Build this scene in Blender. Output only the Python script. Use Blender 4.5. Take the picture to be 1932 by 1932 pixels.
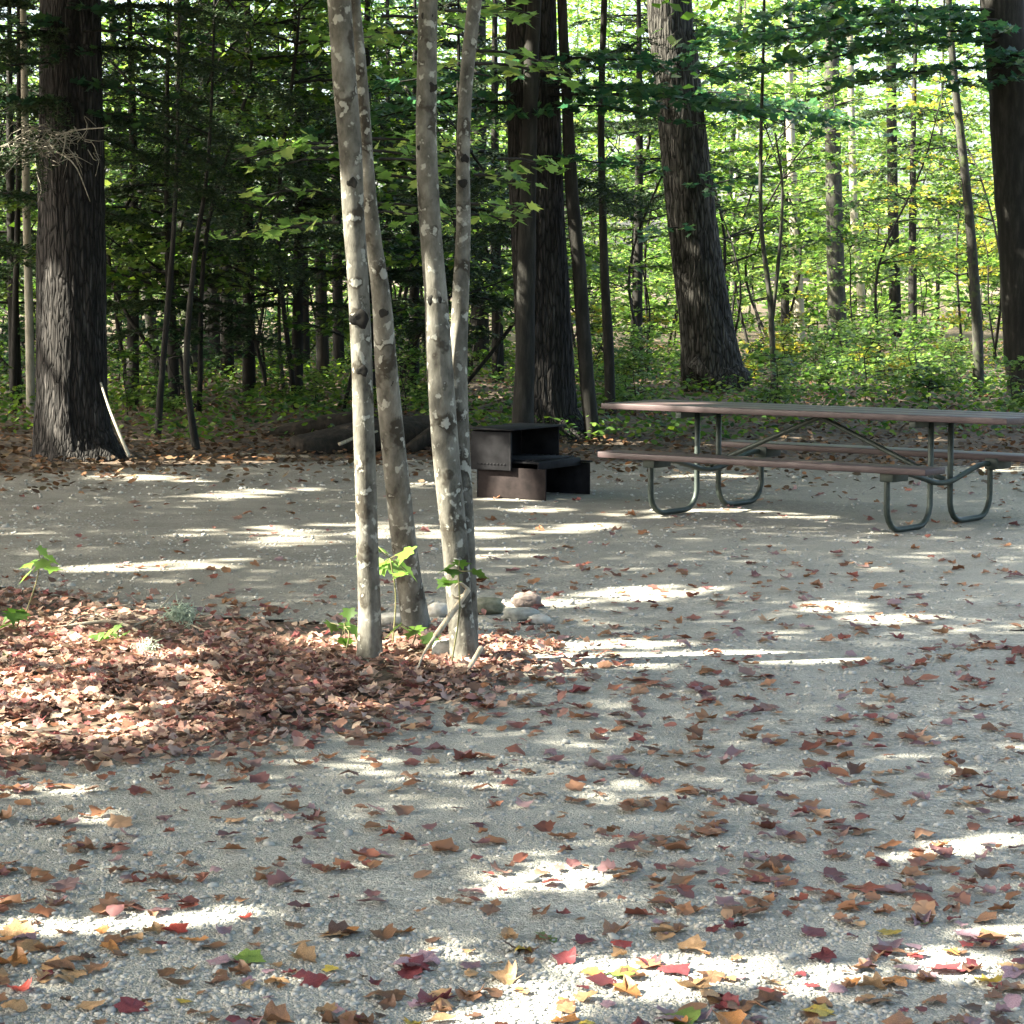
import bpy, math
import numpy as np
from mathutils import Vector
R = math.radians
sc = bpy.context.scene
for o in list(bpy.data.objects): bpy.data.objects.remove(o)

# ------------------------------------------------------------------ camera, sky, sun, exposure
FOC, HCAM, YH = 4500.0, 1.6, 540.0            # measured on the photograph at 1932 px: focal length, eye height, horizon row
PITCH = math.atan((966 - YH) / FOC)
cd = bpy.data.cameras.new('camera'); cam = bpy.data.objects.new('camera', cd); sc.collection.objects.link(cam)
cam.location = (0, 0, HCAM); cam.rotation_euler = (R(90) - PITCH, 0, 0)
cd.sensor_width = 36; cd.lens = 36 * FOC / 1932; cd.clip_start = 0.1; cd.clip_end = 1500
sc.camera = cam
SUN_EL, SUN_BACK = R(42), R(-8)               # sun stands to the left, a little on the photographer's side
S = np.array([-math.cos(SUN_EL) * math.cos(SUN_BACK), math.cos(SUN_EL) * math.sin(SUN_BACK), math.sin(SUN_EL)])
w = bpy.data.worlds.new('World'); sc.world = w; w.use_nodes = True
nt = w.node_tree; bg = nt.nodes['Background']
sky = nt.nodes.new('ShaderNodeTexSky'); sky.sky_type = 'NISHITA'; sky.sun_disc = False
sky.sun_elevation = SUN_EL; sky.sun_rotation = math.atan2(S[0], S[1]); sky.dust_density = 5.0; sky.air_density = 0.7; sky.ozone_density = 0.4
nt.links.new(sky.outputs[0], bg.inputs[0]); bg.inputs[1].default_value = 0.11
sl = bpy.data.lights.new('sun', 'SUN'); sl.energy = 5.0; sl.angle = R(0.53); sl.color = (1.0, 0.93, 0.82)
so = bpy.data.objects.new('sun', sl); sc.collection.objects.link(so)
so.rotation_euler = Vector(S.tolist()).to_track_quat('Z', 'Y').to_euler(); so.location = (-20, 8, 25)
vs = sc.view_settings; vs.view_transform = 'Standard'; vs.look = 'None'; vs.exposure = 3.3; vs.gamma = 1.0; vs.use_curve_mapping = False
vs.use_white_balance = True; vs.white_balance_temperature = 6750; vs.white_balance_tint = 4.0   # the phone balanced for open shade
sc.cycles.max_bounces = 8; sc.cycles.diffuse_bounces = 4; sc.cycles.transmission_bounces = 4; sc.cycles.sample_clamp_indirect = 6
sc.cycles.use_denoising = True

rng = np.random.default_rng(11)
C = sc.collection

# ------------------------------------------------------------------ measuring the photograph
cp, sp_ = math.cos(PITCH), math.sin(PITCH)
def ray(px, py):
    a, b = (px - 966) / FOC, (966 - py) / FOC
    return np.array([a, cp + b * sp_, -sp_ + b * cp])
def gnd(px, py, z=0.0):
    d = ray(px, py); t = (z - HCAM) / d[2]
    return np.array([d[0] * t, d[1] * t, z])
def at(px, py, Y):
    d = ray(px, py); t = Y / d[1]
    return np.array([d[0] * t, Y, HCAM + d[2] * t])
def ppm(Y): return FOC / (Y * cp + 0.15)      # photograph pixels per metre at depth Y
def pix(P):
    P = np.atleast_2d(P); y = P[:, 1]; dz = P[:, 2] - HCAM
    cy = y * cp - dz * sp_; cz = y * sp_ + dz * cp
    return np.stack([966 + FOC * P[:, 0] / cy, 966 - FOC * cz / cy], 1)

# ------------------------------------------------------------------ value noise
_nt = rng.random((64, 64))
def noise2(x, y):
    x = np.asarray(x, float); y = np.asarray(y, float)
    xi = np.floor(x).astype(int); yi = np.floor(y).astype(int); fx = x - xi; fy = y - yi
    fx = fx * fx * (3 - 2 * fx); fy = fy * fy * (3 - 2 * fy)
    g = lambda i, j: _nt[i % 64, j % 64]
    return (g(xi, yi) * (1 - fx) + g(xi + 1, yi) * fx) * (1 - fy) + (g(xi, yi + 1) * (1 - fx) + g(xi + 1, yi + 1) * fx) * fy
def fbm(x, y): return noise2(x, y) * .55 + noise2(x * 2.1 + 7, y * 2.1 + 3) * .3 + noise2(x * 4.3 + 1, y * 4.3 + 9) * .15

# ------------------------------------------------------------------ mesh helpers
def build_mesh(name, V, groups, smooth=False):
    me = bpy.data.meshes.new(name)
    V = np.asarray(V, np.float32); groups = [np.asarray(g, np.int32) for g in groups if len(g)]
    me.vertices.add(len(V)); me.vertices.foreach_set('co', V.ravel())
    nl = sum(g.size for g in groups); npoly = sum(len(g) for g in groups)
    me.loops.add(nl); me.polygons.add(npoly)
    me.loops.foreach_set('vertex_index', np.concatenate([g.ravel() for g in groups]))
    tot = np.concatenate([np.full(len(g), g.shape[1], np.int32) for g in groups])
    me.polygons.foreach_set('loop_start', np.concatenate([[0], np.cumsum(tot)[:-1]]).astype(np.int32))
    if smooth: me.polygons.foreach_set('use_smooth', np.ones(npoly, bool))
    me.update(calc_edges=True); me.validate()
    return me
class MB:
    def __init__(s): s.V = []; s.G = {}; s.n = 0
    def add(s, V, *groups):
        V = np.asarray(V, float).reshape(-1, 3); s.V.append(V)
        for g in groups:
            g = np.asarray(g, int)
            if len(g): s.G.setdefault(g.shape[1], []).append(g + s.n)
        s.n += len(V); return s
    def mesh(s, name, smooth=False, origin=(0, 0, 0)):
        return build_mesh(name, np.concatenate(s.V) - np.asarray(origin, float), [np.concatenate(v) for v in s.G.values()], smooth)
def catmull(P, n):
    P = np.asarray(P, float); m = len(P); t = np.linspace(0, m - 1, n); i = np.clip(t.astype(int), 0, m - 2); f = (t - i)[:, None]
    E = np.vstack([2 * P[0] - P[1], P, 2 * P[-1] - P[-2]])
    a, b, c, d = E[i], E[i + 1], E[i + 2], E[i + 3]
    return .5 * ((2 * b) + (-a + c) * f + (2 * a - 5 * b + 4 * c - d) * f ** 2 + (-a + 3 * b - 3 * c + d) * f ** 3)
def tube(mb, path, rad, sides=8, relief=None, cap=True):
    path = np.asarray(path, float); n = len(path); rad = np.broadcast_to(np.asarray(rad, float), (n,))
    t = np.gradient(path, axis=0); t /= np.linalg.norm(t, axis=1)[:, None] + 1e-9
    mt = np.abs(t).mean(0); ref = np.eye(3)[np.argmin(mt)]
    u = np.cross(t, ref); u /= np.linalg.norm(u, axis=1)[:, None] + 1e-9; v = np.cross(t, u)
    th = np.linspace(0, 2 * np.pi, sides, endpoint=False)
    rr = np.repeat(rad[:, None], sides, 1)
    if relief is not None: rr = rr * relief(np.repeat(th[None], n, 0), np.repeat(path[:, 2:3], sides, 1), rr)
    V = path[:, None] + rr[..., None] * (np.cos(th)[None, :, None] * u[:, None] + np.sin(th)[None, :, None] * v[:, None])
    V = V.reshape(-1, 3); k = np.arange(sides); i = np.arange(n - 1)[:, None] * sides
    q = np.stack([i + k, i + (k + 1) % sides, i + sides + (k + 1) % sides, i + sides + k], -1).reshape(-1, 4)
    tri = []
    if cap:
        V = np.vstack([V, path[0], path[-1]]); a = n * sides; e = (n - 1) * sides
        tri = np.vstack([np.stack([np.full(sides, a), (k + 1) % sides, k], 1), np.stack([np.full(sides, a + 1), e + k, e + (k + 1) % sides], 1)])
    return mb.add(V, q, tri)
def box(mb, c, size, ax=None, taper=0):
    s = np.array([[x, y, z] for z in (-1, 1) for y in (-1, 1) for x in (-1, 1)], float) * np.asarray(size) / 2
    if ax is not None: s = s @ np.asarray(ax)
    return mb.add(s + np.asarray(c), [[0, 2, 3, 1], [4, 5, 7, 6], [0, 1, 5, 4], [2, 6, 7, 3], [0, 4, 6, 2], [1, 3, 7, 5]])
def obj(name, me, mat=None, parent=None, loc=(0, 0, 0), bevel=0):
    o = bpy.data.objects.new(name, me); C.objects.link(o); o.location = loc
    if mat is not None:
        if len(me.materials) == 0: me.materials.append(mat)
        elif me.materials[0] is not mat: o.material_slots[0].link = 'OBJECT'; o.material_slots[0].material = mat
    if parent is not None: o.parent = parent
    if bevel:
        b = o.modifiers.new('bevel', 'BEVEL'); b.width = bevel; b.segments = 2; b.limit_method = 'ANGLE'
    return o
def tag(o, label, cat, group=None):
    o['label'] = label; o['category'] = cat
    if group: o['group'] = group
    return o
def thing(name, label, cat, loc, group=None):
    o = bpy.data.objects.new(name, None); C.objects.link(o); o.location = loc; o.empty_display_size = .1
    return tag(o, label, cat, group)
def kind(o, k, label=None):
    o['kind'] = k
    if label: o['label'] = label
    return o
# leaf-like things stamped many times over: template T with faces, positions, frames and scales
def frames(nrm, head):
    n = nrm / (np.linalg.norm(nrm, axis=1)[:, None] + 1e-9)
    a = np.stack([np.cos(head), np.sin(head), np.zeros_like(head)], 1)
    y = a - (a * n).sum(1)[:, None] * n; y /= np.linalg.norm(y, axis=1)[:, None] + 1e-9
    return np.stack([np.cross(y, n), y, n], 2)
def stamp(mb, T, faces, pos, Rm, scale):
    T = np.asarray(T, float); n = len(pos); k = len(T); sc_ = np.asarray(scale, float)
    sc_ = sc_[:, None, None] if sc_.ndim == 1 else sc_[:, None, :]
    V = np.einsum('nij,nkj->nki', Rm, T[None] * sc_) + np.asarray(pos)[:, None]
    by = {}
    for f in faces: by.setdefault(len(f), []).append(f)
    off = np.arange(n)[:, None, None] * k
    mb.add(V.reshape(-1, 3), *[(np.asarray(g)[None] + off).reshape(-1, m) for m, g in by.items()])
    return mb
def tilt(n, amount):
    v = rng.normal(0, amount, (n, 3)); v[:, 2] = 1; return v

# leaf templates (unit length along y)
DIA = (np.array([[0, 0, 0], [.32, .45, .08], [0, 1, 0], [-.32, .45, .08]]), [(0, 1, 2), (0, 2, 3)])
DIAC = (DIA[0] - [0, .5, .03], DIA[1])
_mo = [(0, 0), (.18, -.06), (.42, .02), (.30, .2), (.62, .42), (.36, .46), (.30, .62), (.14, .62), (0, 1)]
def maple_flat():
    r = [(x, y) for x, y in _mo]; pts = [(x, y - 0.0, .10 * abs(x) - .10 * y * y) for x, y in r] + [(-x, y, .10 * abs(x) - .10 * y * y) for x, y in r[1:-1]]
    T = np.array(pts); k = len(r)
    right = tuple(range(k)); left = (0,) + (k - 1,) + tuple(range(2 * k - 3, k - 1, -1))
    return T, [right, left]
MAP = maple_flat()
HEX = (np.array([[0, 0, 0], [.3, .25, .05], [.3, .62, .05], [0, 1, 0], [-.3, .62, .05], [-.3, .25, .05]]), [(0, 1, 2, 3), (0, 3, 4, 5)])
NED = (np.array([[0, 0, 0], [.16, .4, 0], [0, 1, 0], [-.16, .4, 0]]), [(0, 1, 2, 3)])

# ------------------------------------------------------------------ materials
def mat(name):
    m = bpy.data.materials.new(name); m.use_nodes = True
    n = m.node_tree.nodes; p = n['Principled BSDF']; return m, n, m.node_tree.links, p
def ramp(n, stops, interp='LINEAR'):
    r = n.new('ShaderNodeValToRGB'); r.color_ramp.interpolation = interp; e = r.color_ramp.elements
    while len(e) > 1: e.remove(e[-1])
    e[0].position = stops[0][0]; e[0].color = (*stops[0][1], 1)
    for p, c in stops[1:]:
        x = e.new(p); x.color = (*c, 1)
    return r
def leaf_mat(name, cols, trans=.45, rough=.5, spec=.3):
    m, n, L, p = mat(name)
    g = n.new('ShaderNodeNewGeometry'); r = ramp(n, [(i / (len(cols)), c) for i, c in enumerate(cols)], 'LINEAR'); L.new(g.outputs['Random Per Island'], r.inputs[0])
    L.new(r.outputs[0], p.inputs['Base Color']); p.inputs['Roughness'].default_value = rough; p.inputs['Specular IOR Level'].default_value = spec
    if trans:
        t = n.new('ShaderNodeBsdfTranslucent'); hs = n.new('ShaderNodeHueSaturation'); hs.inputs['Saturation'].default_value = 1.1; hs.inputs['Value'].default_value = 1.5
        L.new(r.outputs[0], hs.inputs['Color']); L.new(hs.outputs[0], t.inputs[0])
        mx = n.new('ShaderNodeMixShader'); mx.inputs[0].default_value = trans; L.new(p.outputs[0], mx.inputs[1]); L.new(t.outputs[0], mx.inputs[2])
        L.new(mx.outputs[0], n['Material Output'].inputs[0])
    return m
G1, G2, G3, G4 = (.016, .042, .017), (.034, .078, .018), (.07, .13, .023), (.15, .19, .03)
M = {}
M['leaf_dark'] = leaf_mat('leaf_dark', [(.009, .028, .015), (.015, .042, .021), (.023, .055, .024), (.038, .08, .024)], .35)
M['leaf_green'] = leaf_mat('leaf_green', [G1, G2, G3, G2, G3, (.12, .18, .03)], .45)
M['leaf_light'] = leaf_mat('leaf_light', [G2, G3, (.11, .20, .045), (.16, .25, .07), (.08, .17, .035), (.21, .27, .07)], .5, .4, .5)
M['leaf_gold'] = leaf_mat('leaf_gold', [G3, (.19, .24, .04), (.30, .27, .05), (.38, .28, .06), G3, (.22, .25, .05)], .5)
M['leaf_teal'] = leaf_mat('leaf_teal', [(.025, .075, .04), (.035, .10, .05), (.05, .12, .05), (.075, .15, .05)], .45, .4, .5)
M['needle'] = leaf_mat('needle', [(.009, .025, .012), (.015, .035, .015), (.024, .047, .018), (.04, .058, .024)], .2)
M['dead_twig'] = leaf_mat('dead_twig', [(.16, .13, .10), (.26, .22, .17), (.10, .08, .06)], 0, .8)
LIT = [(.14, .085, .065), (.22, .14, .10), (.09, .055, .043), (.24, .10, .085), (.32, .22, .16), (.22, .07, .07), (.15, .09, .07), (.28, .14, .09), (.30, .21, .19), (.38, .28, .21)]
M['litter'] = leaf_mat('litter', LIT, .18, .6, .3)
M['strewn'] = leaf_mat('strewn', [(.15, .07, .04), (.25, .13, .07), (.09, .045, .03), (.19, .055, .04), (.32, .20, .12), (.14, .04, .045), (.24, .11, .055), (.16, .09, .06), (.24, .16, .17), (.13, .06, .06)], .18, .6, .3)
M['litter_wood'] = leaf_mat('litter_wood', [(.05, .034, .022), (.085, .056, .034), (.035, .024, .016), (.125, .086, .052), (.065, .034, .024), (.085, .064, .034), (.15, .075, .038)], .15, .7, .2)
M['pebble'] = leaf_mat('pebble', [(.21, .208, .19), (.28, .275, .25), (.33, .325, .295), (.19, .185, .175), (.30, .28, .25), (.40, .39, .355), (.25, .248, .235)], 0, .85, .3)
def bark_mat(name, cols, scale, zs, bump=.5, dist=.02, lichen=None, moss=None, cracks=0):
    m, n, L, p = mat(name)
    tc = n.new('ShaderNodeTexCoord'); mp = n.new('ShaderNodeMapping'); mp.inputs['Scale'].default_value = (scale, scale, scale * zs); L.new(tc.outputs['Object'], mp.inputs[0])
    a = n.new('ShaderNodeTexNoise'); a.inputs['Scale'].default_value = 1; a.inputs['Detail'].default_value = 6; a.inputs['Roughness'].default_value = .65; L.new(mp.outputs[0], a.inputs[0])
    r = ramp(n, [(.30 + .4 * i / (len(cols) - 1), c) for i, c in enumerate(cols)]); L.new(a.outputs[0], r.inputs[0]); out = r.outputs[0]
    for spec, sc2, thr in ((moss, 11, .56), (lichen, 22, .585)):
        if spec:
            b = n.new('ShaderNodeTexNoise'); b.inputs['Scale'].default_value = sc2; b.inputs['Detail'].default_value = 3; L.new(tc.outputs['Object'], b.inputs[0])
            k = ramp(n, [(thr, (0, 0, 0)), (thr + .06, (.85, .85, .85))]); L.new(b.outputs[0], k.inputs[0])
            x = n.new('ShaderNodeMix'); x.data_type = 'RGBA'; L.new(k.outputs[0], x.inputs[0]); L.new(out, x.inputs[6]); x.inputs[7].default_value = (*spec, 1); out = x.outputs[2]
    if cracks:
        vm = n.new('ShaderNodeMapping'); vm.inputs['Scale'].default_value = (cracks, cracks, cracks * .16); L.new(tc.outputs['Object'], vm.inputs[0])
        wn = n.new('ShaderNodeMix'); wn.data_type = 'RGBA'; wn.inputs[0].default_value = .12; L.new(vm.outputs[0], wn.inputs[6]); L.new(a.outputs['Color'], wn.inputs[7])
        ve = n.new('ShaderNodeTexVoronoi'); ve.feature = 'DISTANCE_TO_EDGE'; ve.inputs['Scale'].default_value = 1; L.new(wn.outputs[2], ve.inputs[0])
        ck = ramp(n, [(.0, (.25, .25, .25)), (.16, (1, 1, 1)), (.5, (1.25, 1.25, 1.25))]); L.new(ve.outputs[0], ck.inputs[0])
        cm = n.new('ShaderNodeMix'); cm.data_type = 'RGBA'; cm.blend_type = 'MULTIPLY'; cm.inputs[0].default_value = 1; L.new(out, cm.inputs[6]); L.new(ck.outputs[0], cm.inputs[7]); out = cm.outputs[2]
    L.new(out, p.inputs['Base Color']); p.inputs['Roughness'].default_value = .85; p.inputs['Specular IOR Level'].default_value = .2
    bp = n.new('ShaderNodeBump'); bp.inputs['Strength'].default_value = bump; bp.inputs['Distance'].default_value = dist
    if cracks:
        hm = n.new('ShaderNodeMath'); hm.operation = 'MULTIPLY_ADD'; hm.inputs[1].default_value = .5; L.new(a.outputs[0], hm.inputs[0]); L.new(ck.outputs[0], hm.inputs[2]); L.new(hm.outputs[0], bp.inputs['Height'])
    else: L.new(a.outputs[0], bp.inputs['Height'])
    L.new(bp.outputs[0], p.inputs['Normal'])
    return m
M['bark_pine'] = bark_mat('bark_pine', [(.006, .0055, .005), (.014, .0125, .0115), (.03, .027, .025), (.08, .073, .069)], 26, .10, .9, .025, cracks=36)
M['bark_oak'] = bark_mat('bark_oak', [(.010, .009, .008), (.028, .026, .023), (.058, .055, .049), (.12, .112, .103)], 20, .10, .9, .025, cracks=28)
M['bark_maple'] = bark_mat('bark_maple', [(.026, .0235, .019), (.075, .071, .059), (.122, .116, .098), (.18, .173, .15)], 14, .5, .8, .012, lichen=(.29, .29, .255), moss=(.028, .023, .016))
M['bark_grey'] = bark_mat('bark_grey', [(.016, .016, .014), (.038, .037, .032), (.075, .073, .062)], 14, .3, .5, .01, moss=(.06, .075, .035))
M['bark_dark'] = bark_mat('bark_dark', [(.007, .0065, .006), (.016, .015, .013), (.036, .034, .03)], 16, .2, .5, .01)
M['bark_pale'] = bark_mat('bark_pale', [(.16, .14, .11), (.27, .25, .2), (.36, .33, .28)], 14, .3, .4, .01)
M['dead_wood'] = bark_mat('dead_wood', [(.20, .16, .11), (.32, .27, .20), (.42, .37, .29)], 40, .15, .4, .004)
M['rotten'] = bark_mat('rotten', [(.009, .008, .006), (.02, .016, .012), (.04, .03, .022)], 20, .3, .7, .02)
def plain_mat(name, c1, c2, sc_=20, rough=.6, metal=0, bump=.2, dist=.003, stretch=(1, 1, 1)):
    m, n, L, p = mat(name)
    tc = n.new('ShaderNodeTexCoord'); mp = n.new('ShaderNodeMapping'); mp.inputs['Scale'].default_value = stretch; L.new(tc.outputs['Object'], mp.inputs[0])
    a = n.new('ShaderNodeTexNoise'); a.inputs['Scale'].default_value = sc_; a.inputs['Detail'].default_value = 6; a.inputs['Roughness'].default_value = .6; L.new(mp.outputs[0], a.inputs[0])
    r = ramp(n, [(.35, c1), (.65, c2)]); L.new(a.outputs[0], r.inputs[0]); L.new(r.outputs[0], p.inputs['Base Color'])
    p.inputs['Roughness'].default_value = rough; p.inputs['Metallic'].default_value = metal; p.inputs['Specular IOR Level'].default_value = .12 if name in ('rust', 'soot') else .4
    bp = n.new('ShaderNodeBump'); bp.inputs['Strength'].default_value = bump; bp.inputs['Distance'].default_value = dist; L.new(a.outputs[0], bp.inputs['Height']); L.new(bp.outputs[0], p.inputs['Normal'])
    return m
M['plank'] = plain_mat('plank', (.034, .021, .022), (.062, .041, .042), 6, .5, 0, .3, .003, (1, 14, 14))
M['steel'] = plain_mat('steel', (.02, .028, .024), (.042, .055, .048), 14, .5, .3)
M['rust'] = plain_mat('rust', (.009, .007, .007), (.023, .0175, .017), 9, .9, 0)
M['soot'] = plain_mat('soot', (.005, .005, .006), (.014, .014, .016), 9, .75, 0)
M['stone_brown'] = plain_mat('stone_brown', (.11, .085, .074), (.20, .158, .14), 30, .85, 0, .8, .015)
M['stone_grey'] = plain_mat('stone_grey', (.17, .175, .16), (.28, .285, .26), 30, .85, 0, .4, .01)
M['stone_olive'] = plain_mat('stone_olive', (.10, .095, .06), (.20, .19, .13), 30, .85, 0, .4, .01)
M['stone_pale'] = plain_mat('stone_pale', (.28, .26, .23), (.42, .40, .36), 30, .85, 0, .4, .01)
M['lichen'] = plain_mat('lichen', (.26, .33, .24), (.42, .48, .38), 30, .9)
M['green_stem'] = plain_mat('green_stem', (.08, .09, .03), (.14, .12, .05), 30, .7)
FALL = {'brown': (.20, .105, .06), 'tan': (.36, .22, .115), 'maroon': (.15, .035, .04), 'red': (.36, .06, .045), 'orange': (.38, .17, .06),
        'mauve': (.26, .165, .19), 'yellow': (.50, .36, .07), 'green': (.13, .19, .04), 'dark brown': (.10, .055, .038)}
for k, c in FALL.items():
    m, n, L, p = mat('fallen_' + k.replace(' ', '_'))
    tc = n.new('ShaderNodeTexCoord'); a = n.new('ShaderNodeTexNoise'); a.inputs['Scale'].default_value = 35; a.inputs['Detail'].default_value = 4; L.new(tc.outputs['Object'], a.inputs[0])
    oi = n.new('ShaderNodeObjectInfo')
    r = ramp(n, [(.3, tuple(x * .55 for x in c)), (.55, c), (.8, tuple(min(.8, x * 1.35 + .01) for x in c))]); L.new(a.outputs[0], r.inputs[0])
    hs = n.new('ShaderNodeHueSaturation'); mr = n.new('ShaderNodeMapRange'); mr.inputs[3].default_value = .7; mr.inputs[4].default_value = 1.3
    L.new(oi.outputs['Random'], mr.inputs[0]); L.new(mr.outputs[0], hs.inputs['Value']); L.new(r.outputs[0], hs.inputs['Color'])
    L.new(hs.outputs[0], p.inputs['Base Color']); p.inputs['Roughness'].default_value = .5; p.inputs['Specular IOR Level'].default_value = .4
    t = n.new('ShaderNodeBsdfTranslucent'); L.new(hs.outputs[0], t.inputs[0]); mx = n.new('ShaderNodeMixShader'); mx.inputs[0].default_value = .2
    L.new(p.outputs[0], mx.inputs[1]); L.new(t.outputs[0], mx.inputs[2]); L.new(mx.outputs[0], n['Material Output'].inputs[0])
    M['fall_' + k] = m
def gravel_mat():
    m, n, L, p = mat('gravel')
    tc = n.new('ShaderNodeTexCoord')
    def vor(s, feat='F1'):
        v = n.new('ShaderNodeTexVoronoi'); v.inputs['Scale'].default_value = s; v.feature = feat; L.new(tc.outputs['Object'], v.inputs[0]); return v
    v1 = vor(75); v2 = vor(170)
    r1 = ramp(n, [(0, (.235, .232, .212)), (.35, (.31, .305, .278)), (.7, (.37, .362, .33)), (.93, (.46, .45, .41)), (1, (.17, .168, .16))])
    sp = n.new('ShaderNodeSeparateColor'); L.new(v1.outputs['Color'], sp.inputs[0]); L.new(sp.outputs[0], r1.inputs[0])
    r2 = ramp(n, [(0, (.28, .276, .252)), (.6, (.345, .338, .307)), (1, (.40, .392, .356))])
    s2 = n.new('ShaderNodeSeparateColor'); L.new(v2.outputs['Color'], s2.inputs[0]); L.new(s2.outputs[0], r2.inputs[0])
    nz = n.new('ShaderNodeTexNoise'); nz.inputs['Scale'].default_value = .9; nz.inputs['Detail'].default_value = 5; L.new(tc.outputs['Object'], nz.inputs[0])
    k = ramp(n, [(.40, (0, 0, 0)), (.60, (1, 1, 1))]); L.new(nz.outputs[0], k.inputs[0])
    x = n.new('ShaderNodeMix'); x.data_type = 'RGBA'; L.new(k.outputs[0], x.inputs[0]); L.new(r1.outputs[0], x.inputs[6]); L.new(r2.outputs[0], x.inputs[7])
    n3 = n.new('ShaderNodeTexNoise'); n3.inputs['Scale'].default_value = 2.6; n3.inputs['Detail'].default_value = 8; n3.inputs['Roughness'].default_value = .7; L.new(tc.outputs['Object'], n3.inputs[0])
    k3 = ramp(n, [(.3, (.72, .70, .66)), (.7, (1.08, 1.07, 1.04))]); L.new(n3.outputs[0], k3.inputs[0])
    y = n.new('ShaderNodeMix'); y.data_type = 'RGBA'; y.blend_type = 'MULTIPLY'; y.inputs[0].default_value = 1; L.new(x.outputs[2], y.inputs[6]); L.new(k3.outputs[0], y.inputs[7])
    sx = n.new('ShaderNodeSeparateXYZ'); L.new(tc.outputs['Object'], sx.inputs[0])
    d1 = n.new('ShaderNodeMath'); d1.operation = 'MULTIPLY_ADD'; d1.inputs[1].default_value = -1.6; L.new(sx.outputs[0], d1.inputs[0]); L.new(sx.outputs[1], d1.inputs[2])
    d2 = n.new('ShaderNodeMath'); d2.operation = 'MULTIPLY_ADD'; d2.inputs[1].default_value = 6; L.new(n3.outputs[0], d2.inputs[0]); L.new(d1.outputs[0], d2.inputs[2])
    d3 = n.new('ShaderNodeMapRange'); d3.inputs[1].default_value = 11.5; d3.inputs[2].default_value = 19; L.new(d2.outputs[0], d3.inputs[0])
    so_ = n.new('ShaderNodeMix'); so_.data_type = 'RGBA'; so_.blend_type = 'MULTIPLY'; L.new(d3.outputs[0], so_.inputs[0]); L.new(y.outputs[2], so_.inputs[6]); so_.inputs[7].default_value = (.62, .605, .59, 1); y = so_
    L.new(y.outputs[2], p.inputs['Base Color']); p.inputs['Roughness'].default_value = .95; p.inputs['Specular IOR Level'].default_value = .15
    bp = n.new('ShaderNodeBump'); bp.inputs['Strength'].default_value = .9; bp.inputs['Distance'].default_value = .006; bp.invert = True
    ad = n.new('ShaderNodeMath'); ad.operation = 'ADD'; L.new(v1.outputs['Distance'], ad.inputs[0]); L.new(v2.outputs['Distance'], ad.inputs[1])
    L.new(ad.outputs[0], bp.inputs['Height']); L.new(bp.outputs[0], p.inputs['Normal'])
    return m
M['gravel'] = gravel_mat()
def floor_mat():
    m, n, L, p = mat('forest_floor')
    tc = n.new('ShaderNodeTexCoord'); v = n.new('ShaderNodeTexVoronoi'); v.inputs['Scale'].default_value = 16; v.inputs['Randomness'].default_value = 1; L.new(tc.outputs['Object'], v.inputs[0])
    s = n.new('ShaderNodeSeparateColor'); L.new(v.outputs['Color'], s.inputs[0])
    r = ramp(n, [(0, (.028, .02, .014)), (.3, (.055, .038, .024)), (.6, (.08, .052, .031)), (.85, (.11, .082, .052)), (1, (.065, .035, .024))]); L.new(s.outputs[0], r.inputs[0])
    L.new(r.outputs[0], p.inputs['Base Color']); p.inputs['Roughness'].default_value = .9
    bp = n.new('ShaderNodeBump'); bp.inputs['Strength'].default_value = .8; bp.inputs['Distance'].default_value = .02; L.new(v.outputs['Distance'], bp.inputs['Height']); L.new(bp.outputs[0], p.inputs['Normal'])
    return m
M['floor'] = floor_mat()

# ------------------------------------------------------------------ the ground
BACK = np.array([gnd(px, py)[:2] for px, py in ((-900, 1000), (-300, 925), (0, 898), (250, 884), (450, 874), (760, 866), (1000, 868), (1200, 872), (1400, 880), (1932, 878), (2500, 880), (3000, 880))])
def back_y(x): return np.interp(x, BACK[:, 0], BACK[:, 1])
ISL = np.array([gnd(px, py)[:2] for px, py in ((-700, 1450), (0, 1440), (200, 1428), (380, 1395), (520, 1375), (640, 1352), (800, 1325), (900, 1295), (985, 1258), (960, 1225), (850, 1205), (700, 1195), (600, 1180), (420, 1165), (250, 1150), (0, 1105), (-700, 1080))])
def in_poly(x, y, P):
    x = np.asarray(x, float); y = np.asarray(y, float); r = np.zeros(x.shape, bool); j = len(P) - 1
    for i in range(len(P)):
        a, b = P[i], P[j]; c = ((a[1] > y) != (b[1] > y)) & (x < (b[0] - a[0]) * (y - a[1]) / (b[1] - a[1] + 1e-12) + a[0]); r ^= c; j = i
    return r
def hz(x, y):
    x = np.asarray(x, float); y = np.asarray(y, float)
    h = .03 * (fbm(x * .35 + 20, y * .35 + 20) - .5)
    d = y - back_y(x); h = h + np.clip(d, 0, 2) * .03 + np.clip(d - 2, 0, 200) * .010 + np.clip(d / 3, 0, 1) * .25 * (fbm(x * .3 + 5, y * .3) - .5)
    for cx, cy, s, a in ((-2.0, 9.3, .9, .03), (-.9, 9.6, .7, .012), (-.25, 9.9, .4, .015)):
        h = h + a * np.exp(-((x - cx) ** 2 + (y - cy) ** 2) / (2 * s * s))
    return h
def ground_sheet(name, xs, ys, m, dz, keep=None):
    X, Y = np.meshgrid(xs, ys); Z = hz(X, Y) + dz; nx, ny = len(xs), len(ys)
    V = np.stack([X, Y, Z], -1).reshape(-1, 3); i = (np.arange(ny - 1)[:, None] * nx + np.arange(nx - 1)).ravel()
    q = np.stack([i, i + 1, i + nx + 1, i + nx], 1)
    if keep is not None:
        c = V[q].mean(1); q = q[keep(c[:, 0], c[:, 1])]
    return kind(obj(name, build_mesh(name, V, [q], True), m), 'structure')
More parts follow.
